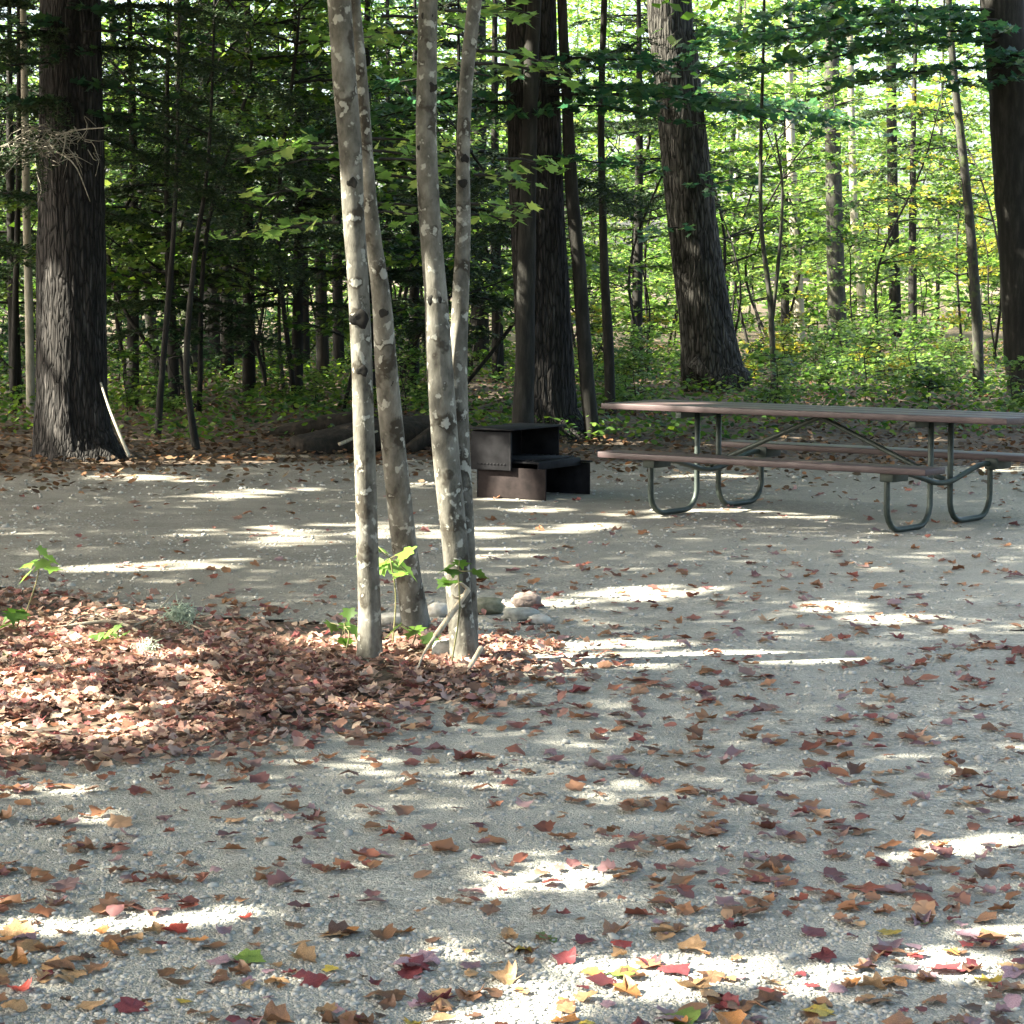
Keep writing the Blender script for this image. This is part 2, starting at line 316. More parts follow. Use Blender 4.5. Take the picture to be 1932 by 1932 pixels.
ground_sheet('ground', np.unique(np.r_[np.linspace(-250, -14, 24), np.linspace(-14, 14, 90), np.linspace(14, 250, 24)]),
             np.unique(np.r_[np.linspace(-60, 2, 14), np.linspace(2, 40, 130), np.linspace(40, 420, 50)]), M['floor'], -.014)
def wob(x, y): return .5 * (fbm(x * 1.4, y * 1.4) - .5)
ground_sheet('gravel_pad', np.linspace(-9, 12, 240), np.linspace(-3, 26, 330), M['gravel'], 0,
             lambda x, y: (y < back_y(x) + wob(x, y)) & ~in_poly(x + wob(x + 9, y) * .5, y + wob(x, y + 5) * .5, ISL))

# ------------------------------------------------------------------ shafts of sunlight: where the photograph shows sun reaching something
LITG = []                                   # ellipses on the ground, in metres
def sunlit(cx, cy, rx, ry, slope=0.0):
    c = gnd(cx, cy)[:2]; e1 = gnd(cx + rx, cy - slope * rx)[:2] - c; top = gnd(cx, cy - ry)[:2]; bot = gnd(cx, cy + ry)[:2]
    e2 = (top - bot) / 2; nr = c[1] < 9; e1 = e1 * (1 + (.03 if nr else .07) / np.linalg.norm(e1)); e2 = e2 * (1 + (.045 if nr else .12) / np.linalg.norm(e2)); LITG.append((c, np.linalg.inv(np.stack([e1, e2], 1))))
for a in ((470, 1004, 130, 9, .02), (680, 1000, 150, 13, .03), (560, 1020, 110, 6, .03), (930, 1043, 60, 6, 0), (985, 998, 170, 9, .06), (520, 926, 100, 4, .02), (410, 936, 70, 3, 0), (420, 1060, 60, 4, .12), (270, 1068, 140, 5, .03),
          (1220, 1118, 180, 13, .12), (1120, 1138, 70, 7, .05), (180, 1278, 270, 56, -.1), (110, 1215, 190, 36, -.15), (60, 1350, 170, 66, 0), (180, 1385, 120, 22, 0), (20, 1405, 90, 30, 0), (330, 1300, 100, 18, -.1), (375, 1385, 25, 8, 0),
          (1160, 1222, 130, 9, .08), (1230, 1252, 90, 6, .05), (1060, 1268, 70, 7, 0), (625, 1222, 36, 16, 0), (745, 1235, 60, 18, 0), (930, 1268, 60, 12, 0), (960, 1240, 60, 6, 0),
          (1000, 1668, 135, 19, .08), (880, 1690, 60, 7, .05), (1190, 1858, 250, 28, .1), (1010, 1880, 90, 14, 0), (1860, 1800, 190, 34, .15), (1600, 1840, 90, 9, .1), (1740, 1603, 100, 14, .08), (1880, 1585, 70, 8, 0), (900, 1808, 70, 11, 0),
          (240, 1538, 80, 8, .05), (80, 1490, 90, 7, 0), (330, 1742, 230, 8, .06), (40, 1755, 60, 10, 0), (980, 1925, 90, 14, 0), (1480, 1880, 70, 12, 0),
          (1570, 1145, 40, 5, 0), (1690, 1168, 70, 4, 0), (1530, 973, 90, 5, 0), (1210, 968, 70, 6, 0), (1900, 884, 60, 4, 0), (1350, 902, 70, 4, 0), (250, 902, 90, 4, 0), (380, 912, 90, 3, 0), (1000, 960, 60, 4, 0),
          (690, 1345, 40, 5, 0), (800, 915, 40, 4, 0)):
    sunlit(*a)
BEAM = []                                   # points above the ground that stand in the sun, with a radius
def beam(px, py, Y, r): BEAM.append((at(px, py, Y), r))
for py in (560, 620, 670, 720, 760): beam(92 + (py - 560) * .05, py, 21.6, .17)
for py in (310, 340): beam(110, py, 21.5, .12)
for py in (870, 960, 1050, 1110): beam(678, py, 9.9, .055)
for py in (460, 500): beam(660, py, 9.9, .05)
for py in (730, 780, 840, 900, 960): beam(862, py, 10.1, .045)
beam(925, 680, 10.0, .05); beam(833, 605, 10.0, .05); beam(845, 1190, 9.9, .07); beam(850, 1120, 9.9, .06)
for py in (710, 750): beam(1028, py, 23.9, .14)
beam(985, 545, 23.5, .1); beam(965, 90, 23.5, .1); beam(1083, 420, 24, .1); beam(1088, 455, 24, .1); beam(1125, 760, 24, .08)
for px in (1165, 1200, 1230, 1265, 1300): beam(px, 860, 17.0, .07)
beam(1260, 772, 17.2, .08); beam(1300, 775, 17.2, .08)
for px, py in ((915, 905), (930, 925), (950, 900)): beam(px, py, 17.9, .08)
beam(70, 1055, 11.5, .12); beam(275, 1220, 10, .08); beam(730, 1040, 10.4, .14); beam(770, 1185, 10.4, .07); beam(790, 1060, 10.4, .08); beam(995, 1132, 11.9, .07)
BP = np.array([b[0] for b in BEAM]); BR = np.array([b[1] for b in BEAM])
def sun_open(P):
    P = np.asarray(P, float); g = P[:, :2] - S[None, :2] / S[2] * P[:, 2:3]
    j = .22 * (np.stack([fbm(g[:, 0] * 4, g[:, 1] * 4), fbm(g[:, 0] * 4 + 31, g[:, 1] * 4 + 17) * .7 + .15], 1) - .5)
    o = np.zeros(len(P), bool)
    for c, A in LITG: o |= ((((g + j - c) @ A.T) ** 2).sum(1) < 1.0)
    o &= fbm(g[:, 0] * 5.5 + 13, g[:, 1] * 5.5 + 37) < .60                 # stray sprigs break the patches up
    for b, r in zip(BP, BR + .10):
        d = P - b; t = d @ S; o |= (((d - t[:, None] * S) ** 2).sum(1) < r * r) & (t > 1)
    return o

# ------------------------------------------------------------------ trees
def ridged(k, amp, seed):
    def f(th, z, r):
        u = th / (2 * np.pi) * 64; zz = z * 3.2 + seed * 7; w_ = 1.6 * noise2(th / (2 * np.pi) * 64 * .25, z * 1.1 + seed)
        a = 1 - np.abs(2 * noise2(u + w_, zz) - 1); b = noise2(u * 2, z * 9 + seed)
        flare = np.clip(1 - z / 1.2, 0, 1)
        return 1 + amp * (a * .8 + b * .35 - .6) + (.02 + .05 * flare) * np.sin(th * 5 + seed) + .03 * np.sin(th * 3 + z * .7 + seed)
    return f
def lumpy(amp, seed):
    return lambda th, z, r: 1 + amp * (np.sin(th * 2 + z * 3.1 + seed) * .5 + np.sin(th * 3 - z * 7.3 + seed * 3) * .35 + np.sin(z * 13 + th + seed) * .3)
TREES = []                                  # (root, base xy, crown material)
def trunk_path(pts, Y, top):
    P = [at(px, py, Y) for px, py, wd in pts]; W = [wd / ppm(Y) / 2 for _, _, wd in pts]
    P[0][2] = hz(P[0][0], P[0][1]) - .06
    d = (P[-1] - P[-2]) / max(1e-3, np.linalg.norm(P[-1] - P[-2])); d[0] *= .5; d[2] = abs(d[2])
    while P[-1][2] < top:
        st = max(1.2, (top - P[-1][2]) / 3); P.append(P[-1] + d * st); W.append(max(.012, W[-1] * .80))
    return np.array(P), np.array(W)
def tree(name, label, pts, Y=None, bark='bark_dark', top=11, leaf='leaf_green', relief=None, rings=60, sides=14, group=None, extra=None, limbs=4, crown=True):
    Y = Y or gnd(pts[0][0], pts[0][1])[1]
    P, W = trunk_path(pts, Y, top); base = P[0].copy()
    root = thing(name, label, 'tree', base, group); mb = MB()
    path = catmull(P, rings); rad = np.interp(np.linspace(0, len(W) - 1, rings), np.arange(len(W)), W)
    tube(mb, path, rad, sides, relief)
    for k in range(limbs):
        f = .62 + .35 * rng.random(); i = int(f * (rings - 1)); a = rng.random() * 6.28; Ln = (1.2 + 1.6 * rng.random()) * (top / 11)
        q = [path[i], path[i] + np.array([math.cos(a), math.sin(a), .5]) * Ln * .5, path[i] + np.array([math.cos(a), math.sin(a), .75]) * Ln]
        tube(mb, catmull(q, 6), np.linspace(rad[i] * .5, .012, 6), 5)
    if extra: extra(mb, path, rad)
    obj('trunk', mb.mesh('trunk', True, base), M[bark], root)
    TREES.append([root, path[int(rings * .8), :2], leaf, base, top, crown])
    return root, path, rad

tree('pine_tree', 'massive dark pine trunk with furrowed bark and snapped dead twigs at gravel edge',
     [(150, 872, 190), (146, 845, 158), (141, 800, 138), (138, 700, 129), (136, 500, 126), (135, 300, 119), (133, 100, 112), (132, 0, 110)], 22.0, 'bark_pine', 18, 'needle', ridged(34, .075, 1), 200, 130)
tree('pine_tree', 'thick dark straight trunk directly behind the fireplace, sunlit at its foot',
     [(1050, 842, 150), (1040, 815, 122), (1030, 780, 110), (1022, 600, 104), (1012, 400, 100), (1006, 200, 98), (1002, 0, 92)], 24.4, 'bark_pine', 18, 'needle', ridged(28, .075, 4), 180, 120)
tree('maple_tree', 'slim trunk standing pressed against the thick dark trunk behind fireplace',
     [(985, 856, 50), (986, 800, 42), (990, 700, 38), (993, 500, 33), (998, 300, 29), (1003, 100, 27), (1008, 0, 26)], 23.6, 'bark_dark', 12, 'leaf_green', lumpy(.06, 2), 70, 18)
tree('oak_tree', 'big grey furrowed oak trunk leaning left behind the picnic table',
     [(1362, 772, 175), (1354, 745, 140), (1348, 715, 118), (1335, 620, 98), (1318, 500, 92), (1305, 400, 90), (1283, 200, 86), (1270, 80, 84), (1262, 0, 82)], 32.6, 'bark_oak', 17, 'leaf_green', ridged(30, .085, 7), 180, 120)
tree('maple_tree', 'dark blotchy trunk at the right edge beyond the table end',
     [(1952, 790, 120), (1946, 750, 98), (1942, 700, 88), (1922, 400, 84), (1908, 200, 82), (1897, 80, 80), (1890, 0, 80)], 29.0, 'bark_dark', 15, 'leaf_dark', lumpy(.05, 5), 90, 30)
tree('maple_tree', 'narrow dark trunk just right of the thick trunk behind fireplace',
     [(1120, 842, 28), (1106, 700, 27), (1092, 500, 27), (1078, 350, 24), (1068, 150, 20), (1060, 0, 18)], 24.2, 'bark_dark', 10, 'leaf_green', lumpy(.05, 6), 50, 14)
tree('maple_tree', 'thin dark upright stem between the fireplace trees and leaning oak',
     [(1152, 800, 20), (1148, 650, 20), (1140, 500, 16), (1134, 250, 13), (1137, 100, 12), (1140, 0, 12)], 27.5, 'bark_dark', 9)
tree('maple_tree', 'slender forked sapling with pale foot behind the middle of the table',
     [(1462, 790, 11), (1459, 700, 11), (1456, 620, 11), (1450, 540, 10), (1436, 420, 8), (1436, 250, 7), (1440, 100, 6)], 29.5, 'bark_grey', 7.5, 'leaf_light',
     extra=lambda mb, p, r: tube(mb, catmull([at(1457, 600, 29.5), at(1470, 480, 29.45), at(1476, 350, 29.4), at(1462, 250, 29.4)], 10), np.linspace(.028, .012, 10), 6))
tree('maple_tree', 'slim upright stem left of the right edge trunk beyond the table',
     [(1846, 775, 22), (1843, 600, 20), (1828, 400, 18), (1812, 250, 16), (1800, 140, 14), (1790, 0, 12)], 31, 'bark_grey', 10, 'leaf_light')
tree('maple_tree', 'straight grey trunk in the sunlit wood right of the leaning oak',
     [(1582, 690, 40), (1578, 560, 35), (1575, 430, 32), (1570, 200, 29), (1568, 0, 27)], 46, 'bark_grey', 15, 'leaf_light')
tree('birch_tree', 'pale sunlit trunk between the forked sapling and straight grey trunk',
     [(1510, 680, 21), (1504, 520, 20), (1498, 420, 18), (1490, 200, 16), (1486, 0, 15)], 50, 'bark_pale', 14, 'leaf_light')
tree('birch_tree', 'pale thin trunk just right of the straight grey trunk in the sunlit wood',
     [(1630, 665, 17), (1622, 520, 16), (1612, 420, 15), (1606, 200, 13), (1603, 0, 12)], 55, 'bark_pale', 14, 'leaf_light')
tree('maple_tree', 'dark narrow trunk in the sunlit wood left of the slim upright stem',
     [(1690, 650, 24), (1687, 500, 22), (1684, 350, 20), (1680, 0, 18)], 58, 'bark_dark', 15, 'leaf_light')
tree('maple_tree', 'mossy grey trunk right of the massive pine in the dim wood',
     [(368, 748, 40), (362, 650, 36), (357, 550, 33), (350, 400, 30), (345, 200, 28), (340, 0, 26)], 34.5, 'bark_grey', 13)
tree('hemlock_tree', 'dark hemlock trunk beside the mossy grey trunk in the dim wood',
     [(404, 722, 54), (401, 600, 49), (398, 350, 46), (395, 150, 44), (393, 0, 44)], 39.5, 'bark_dark', 15, 'needle')
tree('maple_tree', 'crooked leaning stem between the massive pine and mossy trunk',
     [(294, 748, 22), (290, 660, 22), (282, 590, 21), (262, 480, 19), (242, 380, 17), (226, 250, 15), (215, 100, 13)], 34, 'bark_grey', 11)
tree('maple_tree', 'thin black sapling nearest the pine, straight and bare low down',
     [(296, 834, 15), (306, 700, 12), (318, 560, 11), (328, 430, 9), (335, 250, 7)], 24.6, 'bark_dark', 6.5)
tree('maple_tree', 'thin black sapling with curved stem, second to the right of the pine',
     [(372, 860, 17), (360, 780, 13), (352, 700, 12), (356, 600, 11), (372, 450, 9), (388, 350, 8), (398, 220, 6)], 23.2, 'bark_dark', 6)
tree('maple_tree', 'dark trunk nearer the maple clump, one of a close pair in the dim wood',
     [(640, 724, 22), (637, 560, 20), (634, 300, 18), (632, 0, 17)], 38.5, 'bark_dark', 13)
tree('maple_tree', 'dark trunk farther from the maple clump, one of a close pair in dim wood',
     [(574, 728, 24), (572, 560, 21), (570, 350, 19), (570, 0, 17)], 38.2, 'bark_dark', 13)
tree('maple_tree', 'spindly pale sapling with curved foot in the dim wood left of clump',
     [(538, 760, 8), (533, 715, 8), (527, 640, 7), (527, 470, 6)], 31, 'bark_grey', 5)
tree('maple_tree', 'narrow dark stem seen in the gap between the maple clump stems',
     [(737, 735, 12), (735, 600, 11), (733, 400, 10), (732, 200, 9)], 36, 'bark_dark', 10)
tree('maple_tree', 'dark trunk seen between the clump and the thick trunk behind fireplace',
     [(906, 705, 36), (905, 550, 33), (903, 300, 31), (902, 0, 29)], 43, 'bark_dark', 15)
tree('maple_tree', 'dark trunk deep in the dim wood right of the hemlock trunk',
     [(458, 700, 40), (455, 500, 37), (452, 250, 35), (450, 0, 34)], 44, 'bark_dark', 15)
tree('birch_tree', 'pale streaked stem close behind the left side of the massive pine',
     [(58, 790, 18), (57, 700, 17), (54, 550, 16), (50, 400, 15), (47, 200, 14)], 27, 'bark_pale', 9)
tree('maple_tree', 'thin dark stem at the left edge, beside the pale streaked stem',
     [(24, 770, 13), (28, 600, 12), (33, 420, 11), (36, 200, 10)], 28, 'bark_dark', 8)
tree('maple_tree', 'grey trunk in the dim wood between hemlock and the close pair',
     [(612, 715, 15), (608, 560, 14), (604, 350, 13)], 41, 'bark_grey', 11)

# the clump of four maple stems
cb = gnd(800, 1245); clump = thing('maple_tree', 'clump of four slim lichen-spotted maple stems rising from leaf litter in mid gravel', 'tree', cb)
def stem(pts, y0, y1, seed):
    n = len(pts); ys = np.linspace(y0, y1, n); P = np.array([at(px, py, y) for (px, py, _), y in zip(pts, ys)]); W = np.array([.95 * wd / ppm(y) / 2 for (_, _, wd), y in zip(pts, ys)])
    P[0][2] = hz(P[0][0], P[0][1]) - .05
    d = (P[-1] - P[-2]); d /= np.linalg.norm(d)
    for k in range(4): P = np.vstack([P, P[-1] + d * 1.3]); W = np.append(W, W[-1] * .82)
    mb = MB(); path = catmull(P, 170); rad = np.interp(np.linspace(0, len(W) - 1, 170), np.arange(len(W)), W)
    tube(mb, path, rad, 26, lumpy(.045, seed))
    return obj('trunk', mb.mesh('trunk', True, cb), M['bark_maple'], clump), path
sa, pa = stem([(696, 1276, 84), (698, 1246, 54), (697, 1150, 44), (692, 1000, 43), (688, 850, 43), (683, 700, 42), (677, 560, 42), (668, 420, 42), (662, 300, 44), (650, 150, 46), (640, 0, 46), (634, -80, 46)], 9.97, 9.95, 1)
sb, pb = stem([(788, 1206, 84), (783, 1172, 58), (770, 1080, 50), (757, 980, 49), (744, 860, 47), (734, 760, 46), (727, 660, 43), (719, 560, 38), (706, 460, 32), (696, 360, 28), (685, 200, 26), (668, 0, 24)], 10.95, 10.45, 2)
sc_, pc = stem([(880, 1276, 92), (877, 1236, 60), (868, 1150, 50), (861, 1060, 52), (850, 950, 54), (842, 860, 54), (834, 760, 53), (828, 660, 50), (822, 560, 44), (814, 450, 42), (805, 300, 42), (805, 150, 40), (808, 0, 38), (810, -80, 38)], 9.95, 10.0, 3)
sd, pd = stem([(884, 1262, 40), (886, 1180, 34), (884, 1080, 30), (878, 960, 32), (871, 850, 33), (866, 750, 34), (866, 650, 34), (869, 560, 33), (874, 440, 29), (874, 300, 27), (880, 150, 27), (896, 0, 28), (904, -60, 28)], 10.03, 10.15, 4)
def knot(trunk, px, py, Y, s):
    mb = MB(); th = np.linspace(0, 2 * np.pi, 14, endpoint=False); P = at(px, py, Y); rings = [(1.0, 0), (.85, .55), (.5, .8), (.25, .55)]
    V = np.array([[P[0] + s * a * math.cos(t) * 1.05, P[1] - s * .18 * b, P[2] + s * a * math.sin(t) * (.9 + .3 * math.sin(3 * t + px) + .15 * math.sin(5 * t))] for a, b in rings for t in th]); q = [[i * 14 + k, i * 14 + (k + 1) % 14, (i + 1) * 14 + (k + 1) % 14, (i + 1) * 14 + k] for i in range(3) for k in range(14)]
    mb.add(np.vstack([V, P + [0, -s * .1, 0]]), q, [[3 * 14 + k, 3 * 14 + (k + 1) % 14, 56] for k in range(14)])
    return obj('knot', mb.mesh('knot', True, cb), M['bark_dark'], trunk)
for t, px, py, Y, s in ((sa, 677, 602, 9.915, .04), (sa, 683, 700, 9.91, .024), (sa, 664, 345, 9.91, .022), (sa, 690, 1000, 9.93, .02), (sb, 724, 590, 10.6, .022), (sb, 733, 720, 10.66, .022), (sc_, 812, 165, 9.955, .028), (sc_, 796, 278, 9.955, .02), (sc_, 820, 565, 9.94, .03), (sc_, 806, 30, 9.96, .024), (sd, 868, 605, 10.07, .024), (sd, 873, 345, 10.08, .02), (sd, 877, 300, 10.08, .018)):
    knot(t, px, py, Y, s)

# ------------------------------------------------------------------ tall trees outside the frame and deep in the wood
for x, y in ((-8.2, 5.5), (-10.5, 11.0), (-8.6, 13.0), (-12.5, 14.5), (-9.4, 18.2), (-13.6, 20.5), (-8.4, 24.2), (-14.8, 7.0), (-11.5, 26.0), (-16.8, 12.0), (-17.5, 24.0), (-11.0, 2.0), (-15.5, 30.0), (-10.0, 33.0), (-13.0, 40.0), (-19.0, 36.0), (-18.0, 46.0)):
    b = np.array([x, y, float(hz(x, y)) - .1]); root = thing('maple_tree', 'tall maple in the wood beside the clearing whose crown shades the gravel', 'tree', b, 'shade trees beside the clearing')
    mb = MB(); H = 14 + rng.random() * 3; P = catmull([b, b + [.1, .1, 4], b + [rng.normal(0, .4), rng.normal(0, .4), 9], b + [rng.normal(0, .6), rng.normal(0, .6), H]], 24)
    tube(mb, P, np.linspace(.24, .04, 24), 12, lumpy(.05, x))
    for k in range(9):
        i = 10 + k; a = rng.random() * 6.28; Ln = 3.2 - k * .18
        tube(mb, catmull([P[i], P[i] + np.array([math.cos(a), math.sin(a), .35]) * Ln * .5, P[i] + np.array([math.cos(a), math.sin(a), .6]) * Ln], 6), np.linspace(.07, .012, 6), 5)
    obj('trunk', mb.mesh('trunk', True, b), M['bark_grey'], root); TREES.append([root, np.array([x, y]), 'leaf_green', b, H, True])
far = 0
for k in range(400):
    y = 44 + 50 * rng.random() ** .8; x = (rng.random() - .5) * 2 * (y * .215 * 1.25); 
    if far >= 34: break
    if abs(x) < .4 and y < 50: continue
    far += 1; r = .035 + .085 * rng.random() ** 2; b = np.array([x, y, float(hz(x, y)) - .1]); right = x > .02 * y
    root = thing('maple_tree', 'slender trunk deep in the bright wood right of the oak' if right else 'slender dark trunk deep in the dim wood left of the oak', 'tree', b, 'slender trunks deep in the bright wood' if right else 'slender trunks deep in the dim wood')
    H = 12 + rng.random() * 4; mb = MB(); lean = rng.normal(0, .35)
    P = catmull([b, b + [lean * .3, 0, 4], b + [lean, 0, 8], b + [lean * 1.4, 0, H]], 14); tube(mb, P, np.linspace(r, r * .35, 14), 8, lumpy(.05, x))
    for j in range(6):
        i = 2 + int(rng.random() * 9); a = rng.random() * 6.28; Ln = .5 + rng.random()
        tube(mb, catmull([P[i], P[i] + np.array([math.cos(a), math.sin(a), .1]) * Ln * .5, P[i] + np.array([math.cos(a), math.sin(a), .2]) * Ln], 5), np.linspace(.018, .006, 5), 4)
    obj('trunk', mb.mesh('trunk', True, b), M[['bark_dark', 'bark_grey', 'bark_pale', 'bark_grey'][rng.integers(4)] if right else 'bark_dark'], root)
    TREES.append([root, np.array([x, y]), 'leaf_light' if right else 'leaf_green', b, H, True])

# the wood goes on behind and to the right of where the photographer stands
def crown_mesh(n, rx, rz):
    v = rng.normal(0, 1, (n, 3)); v /= np.linalg.norm(v, axis=1)[:, None]; v *= rng.random(n)[:, None] ** .4; P = v * [rx, rx, rz]; P = P[fbm(P[:, 0] + P[:, 2] * .7 + 9, P[:, 1] * 1.1 + P[:, 2] * .5) > .42]
    mb = MB(); stamp(mb, *DIA, P, frames(tilt(len(P), .6), rng.random(len(P)) * 6.28), .2 * (.7 + .6 * rng.random(len(P)))); return mb.mesh('crown')
RC = [crown_mesh(5200, 2.6, 4.6), crown_mesh(5200, 3.0, 4.0)]
mb = MB(); tube(mb, catmull([[0, 0, -.2], [.1, 0, 4], [-.1, .1, 8], [0, 0, 13]], 16), np.linspace(.22, .05, 16), 10, lumpy(.05, 3)); RT = mb.mesh('trunk', True)
for k, (x, y) in enumerate(((-7, -9), (8, -14), (11.5, 1), (12, 7), (12.5, 12), (13, 17), (13.5, 22), (14.5, 27), (-9.5, -3), (-3, -16), (17, 4), (17, 14), (18, 21), (12, -8), (-11, -10))):
    r = thing('maple_tree', 'leafy maple standing behind or right of the clearing, out of view', 'tree', (x, y, float(hz(x, y))), 'trees around the clearing'); r.rotation_euler = (0, 0, k * 1.7)
    obj('trunk', RT, M['bark_grey'], r); obj('crown', RC[k % 2], M['leaf_green'], r, (0, 0, 6.5 + (k % 3) * 1.2))

# crowns: leaf clumps through the canopy, each belonging to the nearest tree
def canopy(n, u0, u1, v0, v1, z0, z1, cover, size):
    u = rng.uniform(u0, u1, n); v = rng.uniform(v0, v1, n); z = rng.uniform(z0, z1, n)
    P = np.stack([u + S[0] / S[2] * z, v + S[1] / S[2] * z, z], 1); keep = cover(u, v) > rng.random(n); P = P[keep]
    P = P[~sun_open(P)]; P = P[(np.abs(P[:, 0]) > .23 * P[:, 1] + .3) | (P[:, 2] > HCAM + .5 + .14 * P[:, 1])]; return P, size * (.7 + .6 * rng.random(len(P)))
near_cover = lambda u, v: np.clip(1.25 - 1.1 * np.clip(fbm(u * .9 + 3, v * .9 + 50) - .62, 0, 1) * 4, .55, 1)
def far_cover(u, v):
    side = np.clip((u - (.03 * v - .5)) / 4, 0, 1) * np.clip((v - 30) / 7, .22, 1); c = (.95 - .90 * side)
    return c * np.clip((fbm(u * .55, v * .4) - .32 - .16 * side) * 5, .05, 1)
PA, SA = canopy(150000, -7.5, 8.5, 9.5, 27, 6.5, 11.5, near_cover, .155); PE, SE = canopy(150000, -4.5, 6.5, 2.0, 10.5, 4.2, 7.5, near_cover, .10)
PB, SB = canopy(30000, -16, 9, 27, 58, 9.5, 16, far_cover, .30)
# leaf layers out of view, added to shade the wood and block sky light
PC, SC = canopy(74000, -16, 3, 27, 62, 9.0, 15, far_cover, .28); PD, SD = canopy(30000, 2, 12, 26.5, 36, 8.0, 13, far_cover, .22)
def sky_blocker(n, x0, x1, y0, y1, z0, z1, size):
    P = np.stack([rng.uniform(x0, x1, n), rng.uniform(y0, y1, n), rng.uniform(z0, z1, n)], 1); P = P[fbm(P[:, 0] * .6 + 4, P[:, 1] * .6 + 70) > .40]; P = P[~sun_open(P)]; return P, size * (.7 + .6 * rng.random(len(P)))
PF, SF = sky_blocker(52000, -10, 6.5, 15, 28, 5.4, 9.0, .19)       # unseen leaf layer over the clearing's back, added to keep sky light off trunks
PP, SS = np.vstack([PA, PB, PC, PD, PE, PF]), np.concatenate([SA, SB, SC, SD, SE, SF])
TX = np.array([t[1] for t in TREES]); d2 = ((PP[:, None, :2] - TX[None]) ** 2).sum(2); own = d2.argmin(1)
for i, t in enumerate(TREES):
    s = own == i; root, xy, leaf, base, H, _ = t
    P, sz = PP[s], SS[s]
    if len(P) < 400:
        n = 500; a = rng.random(n) * 6.28; rr = 1.6 * np.sqrt(rng.random(n)); h = rng.random(n)
        Q = np.stack([xy[0] + rr * np.cos(a) * (1.2 - h), xy[1] + rr * np.sin(a) * (1.2 - h), H - 3.5 + 4 * h], 1); Q = Q[~sun_open(Q)]
        P = np.vstack([P, Q]); sz = np.concatenate([sz, np.full(len(Q), .2)])
    mb = MB(); stamp(mb, *DIAC, P, frames(tilt(len(P), .55), rng.random(len(P)) * 6.28), sz)
    obj('crown', mb.mesh('crown', False, base), M[leaf], root)

# ------------------------------------------------------------------ leafy saplings of the understory
def spray(mb_leaf, mb_wood, a, d, L, size, dens, T=DIA, droop=.12, flat=.5):
    """a flat leafy branch from a in direction d, length L"""
    d = np.asarray(d, float); side = np.cross(d, [0, 0, 1]); side /= np.linalg.norm(side) + 1e-9
    m = 7; t = np.linspace(0, 1, m); P = a + d * L * t[:, None]; P[:, 2] -= droop * L * t ** 2; P += rng.normal(0, .015 * L, (m, 3)) * t[:, None]
    tube(mb_wood, P, np.linspace(.007 + .005 * L, .003, m), 4, None, False)
    pos = []; hd = []
    nt_ = max(3, int(L * 5))
    for k in range(nt_):
        f = .05 + .95 * (k + rng.random()) / nt_; b = a + d * L * f; b[2] -= droop * L * f * f; s = (1 if k % 2 else -1) * (.5 + .8 * rng.random())
        q = d * .6 + side * s; q /= np.linalg.norm(q); l2 = L * (.55 - .35 * f) * (.6 + .6 * rng.random()) + .08
        e = b + q * l2; e[2] -= .1 * l2; tube(mb_wood, [b, e], [.003, .0015], 3, None, False)
        nn = max(2, int(l2 * dens)); g = rng.random(nn)
        pp = b + (e - b) * g[:, None] + rng.normal(0, .035, (nn, 3)) * [1, 1, .6]; pos.append(pp); hd.append(np.arctan2(q[1], q[0]) + rng.normal(0, .9, nn))
    pos = np.vstack(pos); hd = np.concatenate(hd); n = len(pos)
    stamp(mb_leaf, *T, pos, frames(tilt(n, flat), hd), size * (.65 + .6 * rng.random(n)))
def sapling_meshes(H, seed, size=.095, dens=26, low=.18, nb=None):
    w_, l_ = MB(), MB(); P = catmull([[0, 0, 0], [rng.normal(0, .05 * H), rng.normal(0, .05 * H), H * .3], [rng.normal(0, .08 * H), rng.normal(0, .08 * H), H * .6], [rng.normal(0, .1 * H), rng.normal(0, .1 * H), H * .8], [rng.normal(0, .14 * H), rng.normal(0, .14 * H), H]], 20)
    tube(w_, P, np.linspace(.008 + .0035 * H, .003, 20), 7)
    for k in range(nb or int(7 + H * 3.2)):
        f = low + (1 - low) * rng.random(); i = int(f * 19); a = rng.random() * 6.28; L = (.28 * H * (1.15 - f) + .25) * (.6 + .7 * rng.random())
        spray(l_, w_, P[i].copy(), [math.cos(a), math.sin(a), .12 + .25 * rng.random()], L, size, dens)
    return w_.mesh('sapling_stem', True), l_.mesh('sapling_leaves')
SAP = [sapling_meshes(H, i, sz) for i, (H, sz) in enumerate(((3.2, .10), (4.2, .10), (5.2, .105), (6.2, .11), (4.8, .095), (7.2, .115)))]
LOWS = [sapling_meshes(H, 10 + i, .11, 30, .12, 16) for i, H in enumerate((.8, 1.1, 1.4, .6))]
LAND = ((-150, 'left of the massive pine'), (200, 'just right of the massive pine'), (330, 'around the mossy grey trunk'), (440, 'right of the hemlock trunk'), (560, 'by the paired dark trunks'), (680, 'behind the maple clump'), (880, 'behind the fireplace'), (1080, 'between fireplace and leaning oak'),
        (1240, 'around the leaning oak'), (1420, 'behind table left half'), (1560, 'behind table middle'), (1700, 'behind table right half'), (1850, 'by the right edge trunk'))
TONE = {'leaf_green': 'mid green', 'leaf_dark': 'dark green', 'leaf_light': 'yellow-green', 'leaf_gold': 'gold-tinged'}
def spot(px): return [t for a, t in LAND if px >= a][-1]
